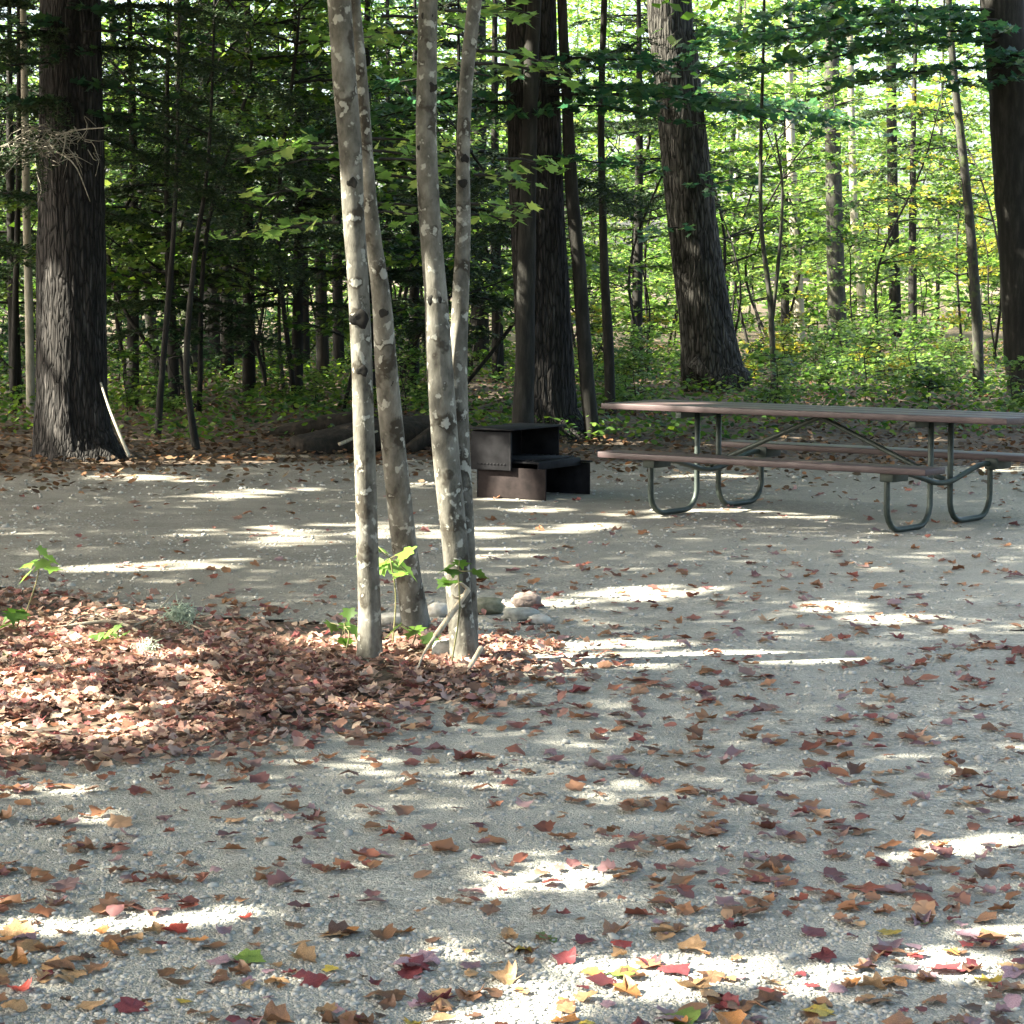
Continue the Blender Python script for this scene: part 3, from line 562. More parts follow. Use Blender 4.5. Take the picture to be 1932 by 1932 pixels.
def place_sapling(px, Y, v, leaf, label, group, scale=1.0, meshes=None, name='maple_sapling', cat='sapling'):
    x = (px - 966) / FOC * Y; w_, l_ = (meshes or SAP)[v]; size = ['small', 'medium', 'tall', 'tall', 'medium', 'tall'][v] if meshes is None else ['low', 'knee-high', 'waist-high', 'low'][v]; far_ = 'far back ' if Y > 46 else ('' if Y > 34 else 'near ')
    r = thing(name, '%s%s %s %s %s' % (far_, size, TONE[leaf], label, spot(px)), cat, (x, Y, float(hz(x, Y)) - .03), group)
    r.rotation_euler = (0, 0, rng.random() * 6.28); r.scale = (scale,) * 3
    obj('stem', w_, M['bark_dark'], r); obj('crown', l_, M[leaf], r); return r
g_l, g_r, g_c = 'leafy saplings in the dim wood', 'leafy saplings in the bright wood', 'leafy saplings behind the fireplace'
n_l = n_c = n_r = 'maple sapling'
for k in range(62):
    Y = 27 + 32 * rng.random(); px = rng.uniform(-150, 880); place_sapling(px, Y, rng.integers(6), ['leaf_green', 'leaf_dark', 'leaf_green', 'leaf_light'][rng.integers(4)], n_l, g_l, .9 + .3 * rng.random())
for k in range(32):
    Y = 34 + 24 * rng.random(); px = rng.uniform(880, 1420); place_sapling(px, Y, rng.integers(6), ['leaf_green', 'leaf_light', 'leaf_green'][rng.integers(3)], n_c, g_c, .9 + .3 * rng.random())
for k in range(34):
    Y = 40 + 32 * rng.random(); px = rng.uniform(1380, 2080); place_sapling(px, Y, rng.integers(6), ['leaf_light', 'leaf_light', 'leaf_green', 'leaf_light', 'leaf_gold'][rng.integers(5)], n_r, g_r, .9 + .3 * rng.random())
for k in range(60):
    Y = 26.5 + 17 * rng.random() ** 1.2; px = rng.uniform(1110, 1990)
    if 1270 < px < 1450 and Y < 33.5: continue
    place_sapling(px, Y, rng.integers(4), ['leaf_light', 'leaf_light', 'leaf_light', 'leaf_gold', 'leaf_green'][rng.integers(5)], 'shrub on the bank', 'low shrubs behind the table', .5 + .4 * rng.random(), LOWS, 'low_shrub', 'shrub')
for k in range(26):
    Y = 43 + 26 * rng.random(); px = rng.uniform(1100, 2000)
    place_sapling(px, Y, rng.integers(4), ['leaf_light', 'leaf_green', 'leaf_light'][rng.integers(3)], 'shrub on the bank', 'low shrubs behind the table', 1.1 + .5 * rng.random(), LOWS, 'low_shrub', 'shrub')
for k in range(84):
    Y = 25 + 42 * rng.random(); px = rng.uniform(-60, 960)
    place_sapling(px, Y, rng.integers(4), ['leaf_green', 'leaf_dark', 'leaf_green', 'leaf_light'][rng.integers(4)], 'forest shrub', 'low shrubs in the dim wood', (.5 + .35 * rng.random()) * (1 if Y < 42 else 1.6), LOWS, 'low_shrub', 'shrub')

# hemlocks: drooping boughs of fine needles
def hemlock_meshes(H, low, nb, reach):
    w_, l_ = MB(), MB(); P = catmull([[0, 0, 0], [.05, 0, H * .5], [0, .05, H]], 16); tube(w_, P, np.linspace(.03 + .008 * H, .008, 16), 8)
    pos = []; nr = []; hd = []
    for k in range(nb):
        f = low + (1 - low) * (k + rng.random()) / nb; a = rng.random() * 6.28; L = reach * (1.1 - f) * (.6 + .6 * rng.random()) + .3; d = np.array([math.cos(a), math.sin(a), .05]); sd_ = np.array([-d[1], d[0], 0])
        b0 = P[min(15, int(f * 15))]; t = np.linspace(0, 1, 8); B = b0 + d * L * t[:, None]; B[:, 2] -= .22 * L * t ** 2; tube(w_, B, np.linspace(.016, .004, 8), 4, None, False)
        for j in range(int(L * 16)):
            g = .15 + .85 * rng.random(); b = b0 + d * L * g; b[2] -= .22 * L * g * g; q = d * .55 + sd_ * rng.choice([-1, 1]) * (.6 + .5 * rng.random()); l2 = L * .34 * (1.15 - g) * (.5 + rng.random()) + .06
            nn = int(l2 * 90) + 4; h = rng.random(nn); pp = b + q * l2 * h[:, None]; pp[:, 2] -= .25 * l2 * h ** 2; pos.append(pp + rng.normal(0, .008, (nn, 3))); hd.append(math.atan2(q[1], q[0]) + rng.choice([-1, 1], nn) * (.5 + .5 * rng.random(nn)))
    pos = np.vstack(pos); hd = np.concatenate(hd); n = len(pos)
    stamp(l_, *NED, pos, frames(tilt(n, .5), hd), .05 + .04 * rng.random(n))
    return w_.mesh('hemlock_stem', True), l_.mesh('hemlock_needles')
HEM = [hemlock_meshes(6, .22, 36, 1.7), hemlock_meshes(8, .3, 40, 2.1), hemlock_meshes(4.5, .2, 30, 1.3)]
for px, Y, v, s, lab in ((470, 31, 1, 1.0, 'young hemlock with drooping dark boughs left of the maple clump'), (250, 29, 0, 1.1, 'young hemlock with dark boughs just right of the massive pine'),
                         (-40, 25.5, 1, .95, 'dark hemlock at the left edge with boughs beside the pine'), (610, 36, 1, 1.1, 'dark hemlock far in the dim wood behind the clump'),
                         (780, 33, 0, 1.1, 'hemlock with dark boughs seen between the clump stems'), (940, 37, 1, 1.1, 'hemlock boughs hanging behind the thick trunk by the fireplace'),
                         (1200, 40, 1, 1.1, 'hemlock standing between the fireplace trunks and leaning oak'), (330, 27.5, 2, 1.1, 'short dark hemlock close behind the two thin black saplings'), (560, 29, 0, 1.05, 'dark hemlock left of the clump at the edge of the dim wood'), (700, 31, 1, 1.0, 'tall dark hemlock directly behind the maple clump'), (30, 30, 0, 1.1, 'dark hemlock in the gap left of the massive pine'), (860, 30, 2, 1.2, 'short hemlock between the clump and the thick trunk by the fireplace'), (430, 36, 1, 1.15, 'tall hemlock far behind the dark hemlock trunk'), (120, 33, 1, 1.1, 'hemlock half hidden behind the massive pine trunk'), (1720, 52, 1, 1.2, 'sunlit hemlock far back in the bright wood'), (1480, 56, 1, 1.2, 'hemlock far back right of the leaning oak')):
    x = (px - 966) / FOC * Y; r = thing('hemlock_tree', lab, 'tree', (x, Y, float(hz(x, Y)) - .05)); r.scale = (s,) * 3; r.rotation_euler = (0, 0, rng.random() * 6)
    obj('trunk', HEM[v][0], M['bark_dark'], r); obj('crown', HEM[v][1], M['needle'], r)

# the woods beyond: too far to tell apart
def far_woods():
    mb = MB(); n = 0
    cl = 10500; y = 52 + 80 * rng.random(cl); x = rng.uniform(-1, 1, cl) * y * .29; z = .2 + 18 * rng.random(cl) ** 1.1; kp = fbm(x * .22 + 8, z * .5 + y * .05) > .34; x, y, z = x[kp], y[kp], z[kp]; cl = len(x)
    for k in range(cl):
        m = 14; sp = np.array([1.0, .7, .16]) * (.5 + .6 * rng.random()); p = np.array([x[k], y[k], z[k] + float(hz(x[k], y[k]))]) + rng.normal(0, 1, (m, 3)) * sp
        stamp(mb, *DIA, p, frames(tilt(m, .45), rng.random(m) * 6.28), .26 * (.6 + .8 * rng.random(m)))
    return mb.mesh('far_woods')
kind(obj('far_woods', far_woods(), M['leaf_light']), 'stuff', 'bright green mass of foliage far back in the wood')

# forest floor: fallen leaves and small green plants nobody could count
def floor_litter():
    n = 42000; y = 17 + 36 * rng.random(n) ** 1.7; x = (rng.random(n) - .5) * 2 * y * .26; k = y > back_y(x) - 3.2 * rng.random(n) ** 5 - .15; x, y = x[k], y[k]; n = len(x)
    mb = MB(); stamp(mb, *HEX, np.stack([x, y, hz(x, y) + .005 + .03 * rng.random(n)], 1), frames(tilt(n, .35), rng.random(n) * 6.28), .045 + .045 * rng.random(n)); return mb.mesh('leaf_litter')
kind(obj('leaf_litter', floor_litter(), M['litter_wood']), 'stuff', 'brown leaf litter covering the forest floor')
def floor_green():
    n = 26000; c = 1300; cy = 23.5 + 24 * rng.random(c); cx = (rng.random(c) - .5) * 2 * cy * .25; i = rng.integers(0, c, n); x = cx[i] + rng.normal(0, .22, n); y = cy[i] + rng.normal(0, .22, n); k = y > back_y(x) + .7; x, y = x[k], y[k]; n = len(x)
    mb = MB(); stamp(mb, *HEX, np.stack([x, y, hz(x, y) + .04 + .22 * rng.random(n)], 1), frames(tilt(n, .5), rng.random(n) * 6.28), .045 + .055 * rng.random(n)); return mb.mesh('ground_cover')
kind(obj('ground_cover', floor_green(), M['leaf_green']), 'stuff', 'low green ground cover on the forest floor')

# ------------------------------------------------------------------ picnic table
TX0, TY0, YAW, TD = 1.407, 17.096, .687, 1.885
ta, tb = .695, .134
tl = np.array([math.cos(YAW), -math.sin(YAW), 0]); tw = np.array([math.sin(YAW), math.cos(YAW), 0]); tz = np.array([0, 0, 1.0])
zb = float(hz(TX0 + .7, TY0 - .6)); T0 = np.array([TX0, TY0, zb])
def tp(l, wv, z): return l * tl + wv * tw + z * tz
table = thing('picnic_table', 'long picnic table with brown plank top on bent steel tube legs', 'table', T0)
AX = np.stack([tl, tw, tz])
def part(name, mb, m, parent, bevel=0, smooth=True): return obj(name, mb.mesh(name, smooth), M[m], parent, (0, 0, 0), bevel)
def tplank(l0, l1, wc, wd, z1, th, name='plank'):
    mb = MB(); box(mb, ((l0 + l1) / 2, 0, 0), (l1 - l0, wd, th)); o = obj(name, mb.mesh(name), M['plank'], table, tuple(tp(0, wc, z1 - th / 2)), .005); o.rotation_euler = (0, 0, -YAW); return o
for k in range(3): tplank(-.69 + .004 * (k % 2), 2.56 - .006 * k, -.245 + .245 * k, .237, .765, .042)
for s in (-1, 1):
    for k in range(1): tplank(-.34, 2.26, s * .735, .255, .455, .042, 'seat')
def ulegs(l, s):
    r = .15; z0 = .024; pts = [(s * ta, .41)]; pts += [(s * ta, .30), (s * ta, r + z0)]
    for a in np.linspace(.25, 1.57, 5): pts.append((s * (ta - r + r * math.cos(a)), z0 + r - r * math.sin(a)))
    pts += [(s * (tb + ta) / 2, z0)]
    for a in np.linspace(1.57, .15, 5): pts.append((s * (tb + r - r * math.cos(a)), z0 + r - r * math.sin(a)))
    pts += [(s * tb, .4), (s * tb, .722)]
    mb = MB(); tube(mb, np.array([tp(l, a, b) for a, b in pts]), .020, 12); return part('leg', mb, 'steel', table)
for l in (0, TD):
    for s in (-1, 1): ulegs(l, s)
    mb = MB(); tube(mb, catmull([tp(l + .03, a, b) for a, b in ((-.74, .395), (-.5, .39), (-.28, .345), (-.1, .305), (.1, .305), (.28, .345), (.5, .39), (.74, .395))], 28), .019, 10); part('seat_crossbar', mb, 'steel', table)
    mb = MB(); box(mb, tp(l - .03, 0, .700), (.05, .66, .045), AX); part('top_crossbar', mb, 'steel', table, .004, False)
    for s in (-1, 1):
        mb = MB(); box(mb, tp(l + .055, s * .70, .392), (.10, .20, .075), AX); part('seat_bracket', mb, 'steel', table, .006, False)
for a, b in ((0, .90), (TD, .98)):
    mb = MB(); tube(mb, np.array([tp(a + .03, 0, .325), tp(a + (.05 if a == 0 else -.05), 0, .345), tp(b, 0, .69), tp(b + (.06 if a == 0 else -.06), 0, .705)]), .018, 8); part('brace', mb, 'steel', table)

# ------------------------------------------------------------------ fireplace
F = np.array([.85, -.527, 0]); F /= np.linalg.norm(F); Wd = np.array([-F[1], F[0], 0]); B0 = gnd(902, 938); B0[2] = float(hz(B0[0], B0[1]))
fire = thing('fireplace', 'rusty steel campground fireplace with hooded grill box and open fire pit', 'fireplace', B0); FA = np.stack([F, Wd, tz])
def fp(f, wv, z): return f * F + wv * Wd + z * tz
def panel(name, f0, f1, w0, w1, z0, z1, m, parent=fire, bev=.004):
    mb = MB(); box(mb, fp((f0 + f1) / 2, (w0 + w1) / 2, (z0 + z1) / 2), (f1 - f0, w1 - w0, z1 - z0), FA); return part(name, mb, m, parent, bev, False)
fw = .66; fl = .60
lp = panel('side_panel', 0, fl, 0, .012, -.06, .235, 'rust'); lp['label'] = 'rusty front wall of the fire pit'
panel('side_panel', 0, fl, fw, fw + .012, -.06, .245, 'soot'); panel('back_panel', -.012, 0, .0, fw + .012, -.06, .24, 'soot')
panel('rim', -.01, fl + .01, fw - .02, fw + .035, .248, .262, 'soot')
up = panel('hood_side', -.045, .305, -.035, -.023, .215, .505, 'soot'); panel('hood_side', -.045, .305, fw + .026, fw + .038, .215, .515, 'soot'); panel('hood_back', -.045, -.033, -.020, fw + .024, .23, .51, 'soot')
mb = MB(); tt = box(mb, fp(.14, fw / 2, .525), (.42, fw + .13, .012), FA); hood = part('hood_top', mb, 'soot', fire, .003, False)
panel('hearth_shelf', .02, .52, .02, fw - .01, .268, .285, 'soot'); panel('shelf_lip', .515, .527, .02, fw - .01, .225, .283, 'soot'); panel('hood_corner', .300, .318, -.038, -.020, .215, .507, 'soot')
for k in range(9):
    mb = MB(); tube(mb, np.array([fp(.02 + k * .03, -.040, .262), fp(.02 + k * .03, -.034, .262)]), .0065, 8); part('vent_hole', mb, 'soot', up)
for k in range(9):
    mb = MB(); tube(mb, np.array([fp(.03 + k * .055, .03, .293), fp(.03 + k * .055, fw - .02, .293)]), .006, 6); part('grate_bar', mb, 'soot', fire)

# ------------------------------------------------------------------ stones, sticks and logs
def stone(px, py, wpx, hpx, m, label, seed, sink=.25, name='stone'):
    g = gnd(px, py + hpx * .4); rs = np.random.default_rng(seed); mb = MB(); nu, nv = 18, 11; V = []
    ph = rs.random((5, 3)) * 6; s = np.array([wpx, wpx * .75, hpx]) / ppm(g[1]) / 2
    for i in range(nv):
        for j in range(nu):
            a, b = 2 * math.pi * j / nu, math.pi * (i + .5) / nv; d = np.array([math.cos(a) * math.sin(b), math.sin(a) * math.sin(b), math.cos(b)])
            r = 1 + sum(.055 * math.sin(2.2 * d @ ph[k] + ph[k][0]) for k in range(5)); V.append(np.sign(d) * np.abs(d) ** .85 * r * s)
    q = [[i * nu + j, i * nu + (j + 1) % nu, (i + 1) * nu + (j + 1) % nu, (i + 1) * nu + j] for i in range(nv - 1) for j in range(nu)]
    mb.add(np.array(V), [x[::-1] for x in q], ) ; mb.G.setdefault(nu, []).append(np.array([list(range(nu))])); mb.G[nu].append(np.array([list(range((nv - 1) * nu, nv * nu))[::-1]]))
    o = obj(name, mb.mesh('stone', True), M[m], None, (g[0], g[1], float(hz(g[0], g[1])) + s[2] * (1 - sink))); o.rotation_euler = (0, 0, rs.random() * .6 - .3); return tag(o, label, 'stone')
stone(994, 1135, 56, 32, 'stone_brown', 'reddish brown rounded stone, farthest of the three beside the maple clump', 1)
stone(984, 1160, 72, 28, 'stone_grey', 'smooth grey stone in front of the reddish brown one', 2, .3)
stone(916, 1146, 72, 34, 'stone_olive', 'dark olive stone touching the right maple stem', 3)
stone(1018, 1172, 44, 20, 'stone_pale', 'small pale stone at the right foot of the smooth grey one', 4)
stone(826, 1154, 42, 30, 'stone_pale', 'pale stone behind the clump between its back and right stems', 5)
stone(742, 1172, 74, 28, 'stone_pale', 'broad pale stone behind the leftmost maple stem', 6, .35)
stone(845, 1235, 62, 40, 'stone_pale', 'pale stone between the front stems at the foot of the clump', 7, .3)
stone(1000, 1662, 36, 14, 'stone_grey', 'grey pebble at the edge of a sunny patch in the foreground gravel', 8, .4, 'pebble')
def stick(name, label, pts, r0, r1, m, cat='stick', sides=8, twigs=()):
    P = np.array([at(px, py, Y) for px, py, Y in pts]); b = P[0].copy(); r = thing(name, label, cat, b); mb = MB(); n = 24
    tube(mb, catmull(P, n), np.linspace(r0, r1, n), sides, lumpy(.28 if cat == 'log' else .08, pts[0][0])); obj('shaft', mb.mesh('shaft', True, b), M[m], r)
    for tw_ in twigs:
        Q = np.array([at(*q) for q in tw_]); mb = MB(); tube(mb, catmull(Q, 10), np.linspace(min(r1 * .8, .008), .003, 10), 5); obj('twig', mb.mesh('twig', True, b), M[m], r)
    return r
stick('stick', 'long pale stick leaning against the right foot of the massive pine', [(190, 722, 21.75), (206, 770, 21.6), (224, 815, 21.45), (244, 862, 21.3)], .010, .017, 'bark_pale')
stick('stick', 'broken pale stick leaning on the front right stem of the clump', [(884, 1112, 9.80), (852, 1158, 9.74), (822, 1200, 9.66)], .011, .013, 'dead_wood', twigs=([(822, 1200, 9.66), (800, 1232, 9.60), (786, 1268, 9.55)], [(884, 1112, 9.8), (868, 1100, 9.78), (858, 1108, 9.77)], [(880, 1118, 9.8), (862, 1128, 9.77), (852, 1122, 9.77)]))
stick('stick', 'short pale stick propped low against the base of the right stem', [(908, 1222, 9.70), (895, 1244, 9.64), (880, 1270, 9.58)], .012, .009, 'dead_wood')
stick('log', 'dark rotten log lying at the wood edge behind the clump', [(560, 850, 22.8), (700, 826, 23.2), (830, 822, 23.6)], .15, .21, 'rotten', 'log', 14)
stick('log', 'dark fallen log heaped behind the rotten one at the wood edge', [(500, 836, 24.6), (620, 812, 24.6), (740, 808, 24.8)], .10, .22, 'rotten', 'log', 14)
stick('log', 'thin broken log end sticking up beside the maple clump', [(770, 850, 22.9), (800, 828, 23.0), (835, 806, 23.2)], .06, .08, 'rotten', 'log', 10)
stick('branch', 'pale fallen branch lying along the wood edge left of the logs', [(445, 856, 22.5), (500, 860, 22.4), (545, 862, 22.35), (586, 862, 22.3)], .014, .022, 'dead_wood', 'branch')
stick('branch', 'pale branch end sticking out of the dark log heap', [(640, 838, 22.6), (680, 822, 22.8), (720, 812, 23.1)], .018, .012, 'dead_wood', 'branch')
stick('twig_pile', 'bare fallen branch with fine twigs on the leaf litter at left', [(30, 1192, 11.0), (110, 1184, 11.0), (210, 1172, 11.05), (270, 1196, 10.8), (330, 1228, 10.4)], .010, .006, 'dead_wood', 'branch', 6,
      ([(150, 1180, 11.0), (220, 1198, 10.8), (290, 1215, 10.55)], [(210, 1172, 11.0), (180, 1150, 11.3), (250, 1140, 11.5)], [(240, 1186, 10.9), (300, 1160, 11.2), (350, 1152, 11.3)], [(255, 1198, 10.7), (280, 1225, 10.4), (292, 1248, 10.2)], [(300, 1150, 11.4), (318, 1130, 11.5), (330, 1118, 11.6)], [(320, 1160, 11.2), (370, 1165, 11.1), (400, 1160, 11.1)], [(120, 1184, 11.0), (160, 1160, 11.2), (200, 1165, 11.2)], [(340, 1170, 11.0), (375, 1185, 10.9), (405, 1200, 10.7)]))
stick('stick', 'dark thin stick lying on the gravel at the right edge', [(1905, 1192, 11.0), (1940, 1188, 11.0), (1990, 1186, 11.0)], .006, .005, 'bark_dark')
# dead twigs snapped off low on the pine
dt = thing('dead_branch', 'pale dead twiggy branches hanging on the massive pine trunk', 'branch', at(120, 280, 21.55)); dorg = at(120, 280, 21.55); mb = MB()
for k in range(60):
    a = at(rng.uniform(40, 175), rng.uniform(235, 290), rng.uniform(21.25, 21.6)); d = np.array([rng.normal(-.3, 1), -.3 * rng.random(), rng.normal(-.1, .25)]); L = .15 + .35 * rng.random() ** 2; d = d / np.linalg.norm(d) * L
    q = catmull([a, a + d * .4 + rng.normal(0, .03, 3), a + d * .75 + rng.normal(0, .04, 3) - [0, 0, .06 * L], a + d - [0, 0, .45 * L * rng.random()]], 8); tube(mb, q, np.linspace(.004, .0015, 8), 4)
    if k % 2: tube(mb, catmull([q[4], q[4] + rng.normal(0, .05, 3), q[4] + rng.normal(0, .08, 3) - [0, 0, .05]], 5), np.linspace(.0025, .001, 5), 3)
for q in ([(105, 255, 21.5), (150, 245, 21.35), (212, 240, 21.2)], [(125, 250, 21.5), (122, 275, 21.3), (115, 300, 21.2)], [(95, 280, 21.5), (140, 310, 21.3), (170, 380, 21.35)], [(100, 285, 21.5), (50, 290, 21.3), (10, 330, 21.2)], [(90, 280, 21.5), (40, 270, 21.3), (-20, 262, 21.2)]):
    tube(mb, catmull([at(*p) for p in q], 8), np.linspace(.010, .003, 8), 5)
obj('twigs', mb.mesh('twigs', True, dorg), M['bark_pale'], dt)

# ------------------------------------------------------------------ small plants
def seedling(label, base_px, base_py, Y, leaves, leafm='leaf_light', stemw=.003, name='maple_seedling'):
    x = at(base_px, base_py, Y); b = np.array([x[0], Y, float(hz(x[0], Y))]); r = thing(name, label, 'plant', b); mb = MB(); P0 = b
    c = np.mean([at(*l[:3]) for l in leaves], 0); mid = (b + c) / 2 + [.02, 0, .03]; tube(mb, catmull([b, mid, c], 10), np.linspace(stemw * 1.3, stemw, 10), 5)
    me = MAPMESH
    for px, py, y, s, hd, tl_ in leaves:
        p = at(px, py, y); tube(mb, [c, p], [stemw * .6, stemw * .5], 4)
        o = obj('leaf', me, M[leafm], r, tuple(p - b)); o.scale = (s,) * 3; o.rotation_euler = (tl_, rng.normal(0, .3), hd)
    obj('stem', mb.mesh('stem', True, b), M['green_stem'], r); return r
mbm = MB(); mbm.add(MAP[0], ); mbm.G.setdefault(9, []).append(np.array(MAP[1])); MAPMESH = mbm.mesh('maple_leaf'); MAPMESH.materials.append(M['leaf_light'])
def lv(c, n, sx, sy, s, Y):
    return [(c[0] + rng.normal(0, sx), c[1] + rng.normal(0, sy), Y + rng.normal(0, .05), s * (.8 + .4 * rng.random()), rng.random() * 6.28, -.3 - .5 * rng.random()) for _ in range(n)]
seedling('sunlit maple sprig growing from between the left and back stems', 740, 1175, 10.35, lv((742, 1040), 8, 26, 22, .10, 10.3))
seedling('green maple sprig in front of the right clump stem', 850, 1235, 9.75, lv((840, 1078), 7, 26, 18, .075, 9.75), 'leaf_green')
seedling('low dark green seedling left of the leftmost clump stem', 650, 1225, 10.1, lv((640, 1182), 6, 18, 12, .085, 10.1), 'leaf_green')
seedling('low seedling with one yellow sunlit leaf between the clump stems', 772, 1225, 10.2, lv((770, 1190), 6, 18, 12, .085, 10.2), 'leaf_light')
seedling('drooping sunlit yellow-green sprig on a thin stem at the left edge', 42, 1180, 11.3, lv((72, 1055), 6, 14, 12, .10, 11.3), 'leaf_light')
seedling('green seedling under the drooping sprig at the left edge', 30, 1200, 11.0, lv((25, 1165), 5, 14, 12, .09, 11.0), 'leaf_green')
seedling('green sprig lying beside the bare fallen branch', 220, 1215, 10.5, lv((208, 1192), 6, 18, 8, .08, 10.5), 'leaf_light')
seedling('single dark green leaf poking in at the left edge above sunny litter', 4, 1262, 9.9, [(2, 1238, 9.9, .14, 1.2, -.9), (-14, 1245, 9.9, .13, 2.2, -.9)], 'leaf_green')
seedling('small grassy green plant in the middle of the sunny leaf litter', 185, 1360, 9.0, lv((182, 1338), 4, 14, 6, .07, 9.0), 'leaf_green')
def tuft(label, px, py, Y, r, n):
    c = at(px, py, Y); mb = MB()
    for k in range(n):
        a = c + rng.normal(0, .36, 3) * r * [1.1, .8, .7]; d = rng.normal(0, 1, 3); d /= np.linalg.norm(d)
        tube(mb, catmull([a, a + d * r * .2 + rng.normal(0, r * .12, 3), a + d * r * .3 + rng.normal(0, r * .2, 3)], 5), np.linspace(r * .03, r * .012, 5), 4)
    return tag(obj('lichen_tuft', mb.mesh('lichen_tuft', True, c), M['lichen'], None, tuple(c)), label, 'lichen')
tuft('round pale grey-green lichen tuft hanging on the twigs', 342, 1158, 11.0, .085, 260)
tuft('small pale lichen scrap lying where the branch meets the litter', 278, 1222, 10.1, .06, 120)

# leafy sprays low on the clump's own branches, and dark maple boughs reaching in from the big trees
def near_boughs(parent, org, lst, leaf, size, T=MAP, dens=20, flat=.45, wood='bark_dark'):
    for px, py, Y, ang, L in lst:
        l_, w_ = MB(), MB()
        spray(l_, w_, at(px, py, Y), [math.cos(ang), math.sin(ang) * .6, .05], L, size, dens, T, .18, flat)
        b = obj('bough', w_.mesh('bough', True, org), M[wood], parent); obj('foliage', l_.mesh('foliage', False, org), M[leaf], b)
near_boughs(clump, cb, [(870, 96, 10.6, -.1, .38), (700, 262, 12.5, .2, .45), (690, 285, 12.6, .5, .4), (700, 385, 12.2, .3, .42), (690, 330, 12.4, .1, .4), (650, 270, 13, 3.0, .5), (650, 300, 13, 3.3, .45), (640, 420, 12.6, 2.9, .35), (880, 385, 12, .1, .28), (880, 405, 12.1, .6, .24), (895, 330, 12.3, .3, .3), (720, 30, 12.5, .4, .5), (840, 20, 12, .5, .45), (900, 15, 11, -.2, .25), (745, 120, 13, .1, .5), (600, 360, 13, 3.4, .4), (715, 300, 12.3, .2, .4), (700, 400, 12.2, -.2, .4), (620, 280, 12.8, 3.1, .5), (590, 430, 12.8, 3.0, .5), (880, 120, 10.5, .1, .4), (780, 60, 12.5, 2.6, .5), (940, 300, 13, .2, .3)], 'leaf_light', .078, MAP, 34)
def hemlock_bough(parent, org, pts, droop=.3):
    w_, l_ = MB(), MB(); B = catmull([at(*p) for p in pts], 26); L = np.linalg.norm(np.diff(B, axis=0), axis=1).sum(); tube(w_, B, np.linspace(.02, .004, 26), 5); pos = []; hd = []
    for j in range(int(L * 40)):
        i = rng.integers(1, 26); g = i / 25; d = B[i] - B[i - 1]; d /= np.linalg.norm(d); sd_ = np.array([-d[1], d[0], 0]); q = d * .5 + sd_ * rng.choice([-1, 1]) * (.5 + .6 * rng.random()) + [0, 0, rng.normal(-.1, .25)]; l2 = (.16 + .34 * (1 - abs(g - .45))) * (.4 + .9 * rng.random())
        nn = int(l2 * 150) + 4; h = rng.random(nn); pp = B[i] + q * l2 * h[:, None]; pp[:, 2] -= droop * l2 * h ** 2; pos.append(pp + rng.normal(0, .008, (nn, 3))); hd.append(math.atan2(q[1], q[0]) + rng.choice([-1, 1], nn) * (.5 + .5 * rng.random(nn)))
    pos = np.vstack(pos); hd = np.concatenate(hd); n = len(pos); stamp(l_, *NED, pos, frames(tilt(n, .6), hd), .03 + .03 * rng.random(n))
    b = obj('bough', w_.mesh('bough', True, org), M['bark_dark'], parent); obj('foliage', l_.mesh('foliage', False, org), M['needle'], b)
for pts in ([(150, 200, 21.9), (260, 235, 22.2), (360, 285, 22.6), (460, 350, 23), (560, 410, 23.4), (640, 440, 23.8)], [(150, 90, 21.9), (280, 95, 22.4), (420, 130, 23), (540, 180, 23.5), (620, 225, 24)], [(150, 20, 21.9), (260, 10, 22.4), (380, 20, 23), (500, 60, 23.6)],
            [(150, 240, 22), (280, 300, 22.6), (400, 380, 23.3), (480, 460, 24), (560, 520, 24.5)], [(120, 180, 21.9), (60, 190, 21.5), (-30, 220, 21.2)], [(120, 60, 21.9), (50, 70, 21.5), (-40, 100, 21.2)], [(120, 240, 21.9), (60, 265, 21.5), (-20, 310, 21.2)], [(150, 150, 22), (300, 190, 22.8), (420, 240, 23.6), (520, 300, 24.4), (600, 340, 25)]):
    hemlock_bough(TREES[0][0], TREES[0][3], pts)
for pts in ([(1000, 200, 24.4), (900, 190, 24.6), (800, 185, 25), (690, 200, 25.4)], [(1000, 320, 24.5), (930, 330, 25), (860, 350, 25.6), (780, 380, 26.2)], [(1000, 420, 24.5), (930, 430, 25), (860, 470, 25.6)], [(1040, 140, 24.4), (1120, 110, 24.8), (1200, 80, 25.4)], [(1040, 330, 24.6), (1120, 350, 25.4), (1200, 390, 26.2)]):
    hemlock_bough([t for t in TREES if 'directly behind the fireplace' in t[0]['label']][0][0], [t for t in TREES if 'directly behind the fireplace' in t[0]['label']][0][3], pts)
rt = [t for t in TREES if 'right edge beyond' in t[0]['label']][0]
near_boughs(rt[0], rt[3], [(1900, 40, 28.8, 3.5, 3.4), (1900, 80, 28.8, 3.3, 3.2), (1905, 130, 28.8, 3.6, 2.4), (1895, 20, 28.8, 3.2, 3.6), (1905, 150, 28.8, 4.2, 1.2), (1900, 60, 28.8, 3.9, 2.4), (1895, -20, 28.8, 3.4, 3.0), (1900, 100, 28.8, 4.6, 1.4), (1910, 120, 28.8, 4.9, 1.0)], 'leaf_teal', .125, MAP, 22)
et = [t for t in TREES if 'directly behind the fireplace' in t[0]['label']][0]
